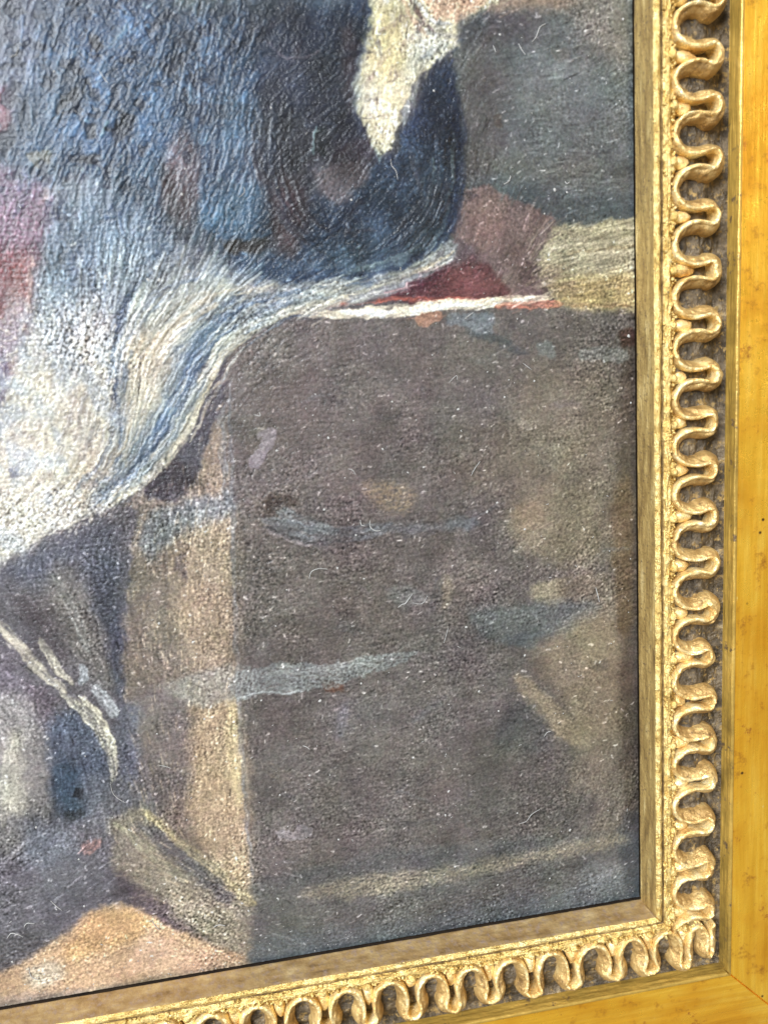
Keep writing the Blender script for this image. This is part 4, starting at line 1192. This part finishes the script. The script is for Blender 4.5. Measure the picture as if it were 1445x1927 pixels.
for _ in range(110):
    x = random.uniform(FX0 + .4, XR - .2); y = random.uniform(YB + .2, FY1 - .4)
    a = random.uniform(0, 6.28); L = random.uniform(.025, .065); p = [(x, y)]
    for k in range(3):
        a += random.gauss(0, .7); x += L * .4 * math.cos(a); y += L * .4 * math.sin(a); p.append((x, y))
    fibre(p, random.uniform(.004, .007))
du = mesh_np('dust', np.array(dv), np.array(df), M_dust, None, True)
du['label'] = 'pale dust specks and lint fibres scattered over the painted surface'
du['category'] = 'dust'
du['kind'] = 'stuff'

# ---------------------------------------------------------------- the frame
# profile of a rail: distance d outward from the sight edge, height z; strips meet edge to edge
LIP = [(.10, -.585), (.0, -.580), (-.004, -.560), (.004, -.53), (.02, -.46), (.045, -.33), (.07, -.20), (.088, -.10), (.10, -.055)]
BEAD = [(.10, -.055), (.118, -.020), (.145, .0), (.175, .004), (.205, -.012), (.232, -.045), (.25, -.085)]
GROOVE = [(.25, -.085), (.262, -.115), (.28, -.13), (.30, -.125), (.318, -.095)]
FILLET = [(.318, -.095), (.33, -.06), (.35, -.04), (.39, -.035), (.43, -.045), (.46, -.075), (.49, -.13)]
GROUND = [(.49, -.13), (.53, -.17), (.59, -.21), (.66, -.26)]
COVE = [(.66, -.26), (.70, -.27), (.78, -.285), (.88, -.295), (1.0, -.30), (1.15, -.305), (1.3, -.32), (1.40, -.37), (1.50, -.42), (1.60, -.46), (1.72, -.47), (1.83, -.46), (1.885, -.42)]
STEP = [(1.885, -.42), (1.89, -.36), (1.895, -.30), (1.90, -.22), (1.905, -.15), (1.912, -.112), (1.932, -.094), (1.96, -.090), (1.982, -.10)]
SLOPE = [(1.982, -.10), (1.995, -.112), (2.015, -.112), (2.15, -.107), (2.4, -.10), (2.8, -.09), (3.2, -.09), (3.6, -.11), (3.85, -.16), (3.95, -.26), (3.97, -.5), (3.97, -1.9)]
BACK = [(3.97, -1.9), (.5, -1.9), (.5, -1.2), (.16, -1.2), (.16, -.60), (.10, -.585)]


def dens(pr, step):
    p = np.array(pr); out = [p[0]]
    for a, b in zip(p[:-1], p[1:]):
        n = max(1, int(np.ceil(min(np.linalg.norm(b - a), .6) / step)))
        for k in range(1, n + 1):
            out.append(a + (b - a) * k / n)
    return np.array(out)


def place(side, d, t, z):
    """d outward from sight edge, t 0..1 along between the mitres"""
    d, t, z = np.broadcast_arrays(d, t, z)
    if side in 'RL':
        y = (YB - d) + t * (OH + 2 * d)
        x = XR + d if side == 'R' else XL - d
    else:
        x = (XL - d) + t * (OW + 2 * d)
        y = YB - d if side == 'B' else YT + d
    return np.stack([x, y, z], -1)


def strip(name, side, pr, mat, parent, nl, step, wob, chip, seed):
    p = dens(pr, step)
    e_ = np.array([.0002, .0005, .0009, .0014, .002])
    t = np.sort(np.concatenate([np.linspace(0, 1, nl - 10), e_, 1 - e_]))
    d = p[:, 0][None, :].repeat(nl, 0); z = p[:, 1][None, :].repeat(nl, 0)
    nz = gblur((nl, len(p)), 6, 1.5, seed) * wob + gblur((nl, len(p)), 1.2, .8, seed + 1) * chip
    fade = np.ones(len(p)); fade[0] = fade[-1] = .0
    nz = nz * fade[None, :]
    tg = np.gradient(p, axis=0); tl = np.linalg.norm(tg, axis=1) + 1e-9
    nd, nzv = -tg[:, 1] / tl, tg[:, 0] / tl
    edge = np.clip(np.minimum(t, 1 - t) * nl / 3, 0, 1)[:, None]
    d2 = d + nd[None, :] * nz * edge; z2 = z + nzv[None, :] * nz * edge
    z2 = z2 - .075 * np.exp(-(np.minimum(t, 1 - t) * 22 / .014) ** 2)[:, None] * fade[None, :] * (z2 > -.4)
    P = place(side, d2, t[:, None], z2)
    f = gridfaces(nl, len(p))
    if side in 'RT':
        pass
    if side in 'R':
        f = f[:, ::-1]
    if side in 'T':
        f = f
    if side == 'L':
        f = f
    if side == 'B':
        f = f
    return mesh_np(name, P.reshape(-1, 3), f, mat, parent, True)


frame = empty('picture_frame', Wv((XL + XR) / 2, YB - 3.97, -1.0))
frame['label'] = 'worn gilt picture frame with scrolled loop ornament surrounding the painting'
frame['category'] = 'picture frame'

# one turn of the scroll: u along the rail, c across it (0 inner bend, 1 outer tip); crest line
HALF = [(-.5, .0), (-.43, .012), (-.355, .045), (-.28, .10), (-.215, .185), (-.165, .30), (-.138, .44), (-.138, .60), (-.165, .74), (-.182, .84), (-.15, .93), (-.08, .985)]
TURN = np.array(HALF + [(0, 1.0)] + [(-u_, c_) for u_, c_ in HALF[::-1]])
# section of the band: n < 0 is the keyhole side (steep), n > 0 runs down into the hollow
SECT = np.array([(-.055, -.42), (-.060, -.18), (-.056, -.06), (-.044, -.008), (-.022, .008), (.006, .004), (.024, -.020), (.038, -.046), (.060, -.056), (.090, -.080), (.120, -.118), (.148, -.172), (.172, -.24), (.188, -.34), (.192, -.46)])
RIM = 6                     # section faces before this index are the rubbed rim, crest highlight put into its paler gilt
D_IN, D_OUT = .565, 1.475


def turn_mesh(side, tip, g0, g1, parent, seed, mat, dout=D_OUT):
    """tip: position of the outer tip along the rail, g0/g1: half gaps to its neighbours"""
    r_ = np.random.default_rng(seed)
    c = smoothpts(TURN.copy(), 4, False)
    n = len(c)
    u = np.where(c[:, 0] < 0, c[:, 0] / .5 * g0, c[:, 0] / .5 * g1)
    d = D_IN + c[:, 1] * (dout - D_IN)
    jit = np.sin(np.linspace(0, math.pi, n))
    wob = gblur((1, n), .1, 5, seed)[0]
    wob2 = gblur((1, n), .1, 5, seed + 50)[0]
    u = u + wob * .010 * jit + r_.normal(0, .008) * jit; d = d + wob2 * .012 * jit + r_.normal(0, .022) * jit ** 2
    tx, ty = np.gradient(u), np.gradient(d)
    tx[0] = tx[-1] = 1; ty[0] = ty[-1] = 0
    L = np.hypot(tx, ty)
    nx, ny = -ty / L, tx / L                     # points to the hollow (outside of the keyhole)
    wid = (1 + .10 * gblur((1, n), .1, 4, seed + 9)[0] * jit)[:, None]
    ns = SECT[:, 0][None, :] * wid
    zz = SECT[:, 1][None, :] + (.014 * gblur((n, len(SECT)), 2.0, 1.0, seed + 3) + .008 * gblur((n, len(SECT)), .8, .7, seed + 4)) * jit[:, None] ** .3
    zz = zz + .02 * (r_.normal(0, .5) * jit)[:, None]
    # the band sinks a little where it bends inward
    zz = zz - .035 * (1 - c[:, 1])[:, None]
    uu = u[:, None] + nx[:, None] * ns
    dd = d[:, None] + ny[:, None] * ns
    a = tip + uu
    if side == 'R':
        P = np.stack([XR + dd, a, zz], -1)
    elif side == 'L':
        P = np.stack([XL - dd, a, zz], -1)
    elif side == 'B':
        P = np.stack([a, YB - dd, zz], -1)
    else:
        P = np.stack([a, YT + dd, zz], -1)
    f = gridfaces(n, len(SECT))
    if side in 'RT':
        f = f
    if side in 'RB':
        pass
    o = mesh_np('scroll_loop', P.reshape(-1, 3), f, mat, parent, True)
    o.data.materials.append(M_flank)
    o.data.polygons.foreach_set('material_index', np.tile((np.arange(len(SECT) - 1) >= RIM).astype(np.int32), n - 1))
    return o


def blob(P0, ru, rv_, rz, seed, nu=9, nv=7):
    r_ = np.random.default_rng(seed)
    V, F = [], []
    for i in range(nv):
        th = (i / (nv - 1)) * math.pi * .62
        for j in range(nu):
            ph = 2 * math.pi * j / nu
            k = 1 + r_.normal(0, .07)
            V.append((P0[0] + ru * math.sin(th) * math.cos(ph) * k, P0[1] + rv_ * math.sin(th) * math.sin(ph) * k, P0[2] + rz * math.cos(th) * (1 + r_.normal(0, .03))))
    for i in range(nv - 1):
        for j in range(nu):
            F.append((i * nu + j, (i + 1) * nu + j, (i + 1) * nu + (j + 1) % nu, i * nu + (j + 1) % nu))
    return V, F


def on(side, along, d, z):
    return {'R': (XR + d, along, z), 'L': (XL - d, along, z), 'B': (along, YB - d, z), 'T': (along, YT + d, z)}[side]


# tips measured along the two rails in view (photo pixels), the rest at even spacing
ry = [98, 195, 299, 402, 508, 607, 703, 795, 883, 973, 1064, 1153, 1237, 1321, 1399, 1475, 1553, 1637, 1716]
rx = np.interp(ry, [98, 1716], [1352, 1338])
tipsR = sorted(float(pix(x, y, 0.0)[1]) for x, y in zip(rx, ry))
while tipsR[-1] < YT + .1:
    tipsR.append(tipsR[-1] + 1.0)
bxp = [1291, 1225, 1160, 1081, 1005, 927, 855, 780]; byp = [1822, 1836, 1848, 1857, 1871, 1886, 1898, 1914]
tipsB = [float(pix(x, y, 0.0)[0]) for x, y in zip(bxp, byp)]
while tipsB[-1] > XL - .1:
    tipsB.append(tipsB[-1] - .945)
tipsB = sorted(tipsB)
tipsB.append(-.10)
tipsL = list(np.arange(YB - .6, YT + 1.0, .98))
tipsT = list(np.arange(XL - .6, XR + 1.0, .95))
gran = {}
for si, (side, tips) in enumerate((('R', tipsR), ('B', tipsB), ('L', tipsL), ('T', tipsT))):
    mid = {'R': on('R', YB + OH / 2, 1, -1), 'L': on('L', YB + OH / 2, 1, -1), 'B': on('B', XL + OW / 2, 1, -1), 'T': on('T', XL + OW / 2, 1, -1)}[side]
    rail = empty('rail', (0, 0, 0))
    rail.parent = frame
    rail.location = -Vector(frame.location)
    near = side in 'RB'
    nl = 520 if near else 120
    k = 1.0 if near else 0.0
    up_ = side in 'RL'
    strip('sight_lip', side, LIP, M_lip_v if up_ else M_lip_h, rail, nl, .02, .0025 * k, .0012 * k, 100 + si)
    strip('bead_moulding', side, BEAD, M_bead, rail, nl, .015, .005 * k, .004 * k, 110 + si)
    strip('groove', side, GROOVE, M_groove, rail, nl, .015, .004 * k, .004 * k, 115 + si)
    strip('inner_fillet', side, FILLET, M_bead, rail, nl, .015, .008 * k, .012 * k, 120 + si)
    strip('gilt_ground', side, GROUND, M_bead, rail, nl, .03, .008 * k, .010 * k, 125 + si)
    strip('toned_hollow', side, COVE, M_cove, rail, nl, .04, .012 * k, .012 * k, 130 + si)
    strip('step_edge', side, STEP, M_riser, rail, nl, .015, .004 * k, .002 * k, 140 + si)
    strip('outer_slope', side, SLOPE, M_slope_v if up_ else M_slope_h, rail, nl if near else 40, .1, .0025 * k, .0015 * k, 150 + si)
    strip('rebate', side, BACK, M_wood, rail, 60, .2, 0, 0, 160 + si)
    lo = (YB if up_ else XL); hi = (YT if up_ else XR)
    GV, GF = [], []
    for j, tp in enumerate(tips):
        g0 = (tp - tips[j - 1]) / 2 if j else .45
        g1 = (tips[j + 1] - tp) / 2 if j + 1 < len(tips) else .45
        last = side == 'B' and j == len(tips) - 1
        turn_mesh(side, tp, g0, .10 if last else g1, rail, 1000 * (si + 1) + j * 7, M_loop, 1.32 if last else D_OUT)
        if last:
            continue
        # berry in the mouth of the keyhole, with two leaf lobes hugging it
        r_ = np.random.default_rng(5000 + 100 * si + j)
        a = tp + r_.normal(0, .02); dd = .53 + r_.normal(0, .012)
        c0 = on(side, a, dd, -.11)
        la, lc = .10, .085
        V, F = blob(c0, lc if up_ else la, la if up_ else lc, .12 + r_.normal(0, .012), 6000 + 100 * si + j, 10, 8)
        mesh_np('berry', np.array(V), np.array(F), M_bead, rail, True)
        # gilt tongue filling the neck of the keyhole behind the berry
        tl = .22 + r_.normal(0, .04)
        c1 = on(side, a + r_.normal(0, .01), .59 + tl * .7, -.26)
        V, F = blob(c1, tl * 1.15 if up_ else .13, .13 if up_ else tl * 1.15, .15 + r_.normal(0, .015), 8000 + 100 * si + j, 12, 7)
        mesh_np('tongue', np.array(V), np.array(F), M_loop, rail, True)
        if near:
            for q_ in range(15):
                aa = tp + r_.uniform(-.5, .5); d_ = r_.choice((.335, .36, .40, .44, .47, .50)) + r_.normal(0, .01)
                if abs(aa - tp) < .09 and d_ > .42:
                    continue
                rr = r_.uniform(.018, .042)
                V, F = blob(on(side, aa, d_, -.075), rr, rr * r_.uniform(.8, 1.6), rr * 1.2 + .012, 7000 + j * 20 + q_, 7, 5)
                b = len(GV); GV += V; GF += [tuple(x + b for x in f) for f in F]
            for sg in (-1, 1):      # leaf lobes running from the berry along the band
                for q_ in range(4):
                    aa = tp + sg * (.11 + q_ * .045); d_ = .53 + .06 * q_ * (1 if q_ < 2 else .4) - .03 * q_
                    rr = .036 - q_ * .004
                    V, F = blob(on(side, aa, d_ + r_.normal(0, .01), -.12), rr, rr, rr * 1.6, 9000 + j * 20 + q_, 7, 5)
                    b = len(GV); GV += V; GF += [tuple(x + b for x in f) for f in F]
    if GV:
        g = mesh_np('granulation', np.array(GV), np.array(GF), M_bead, rail, True)
        g['kind'] = 'stuff'
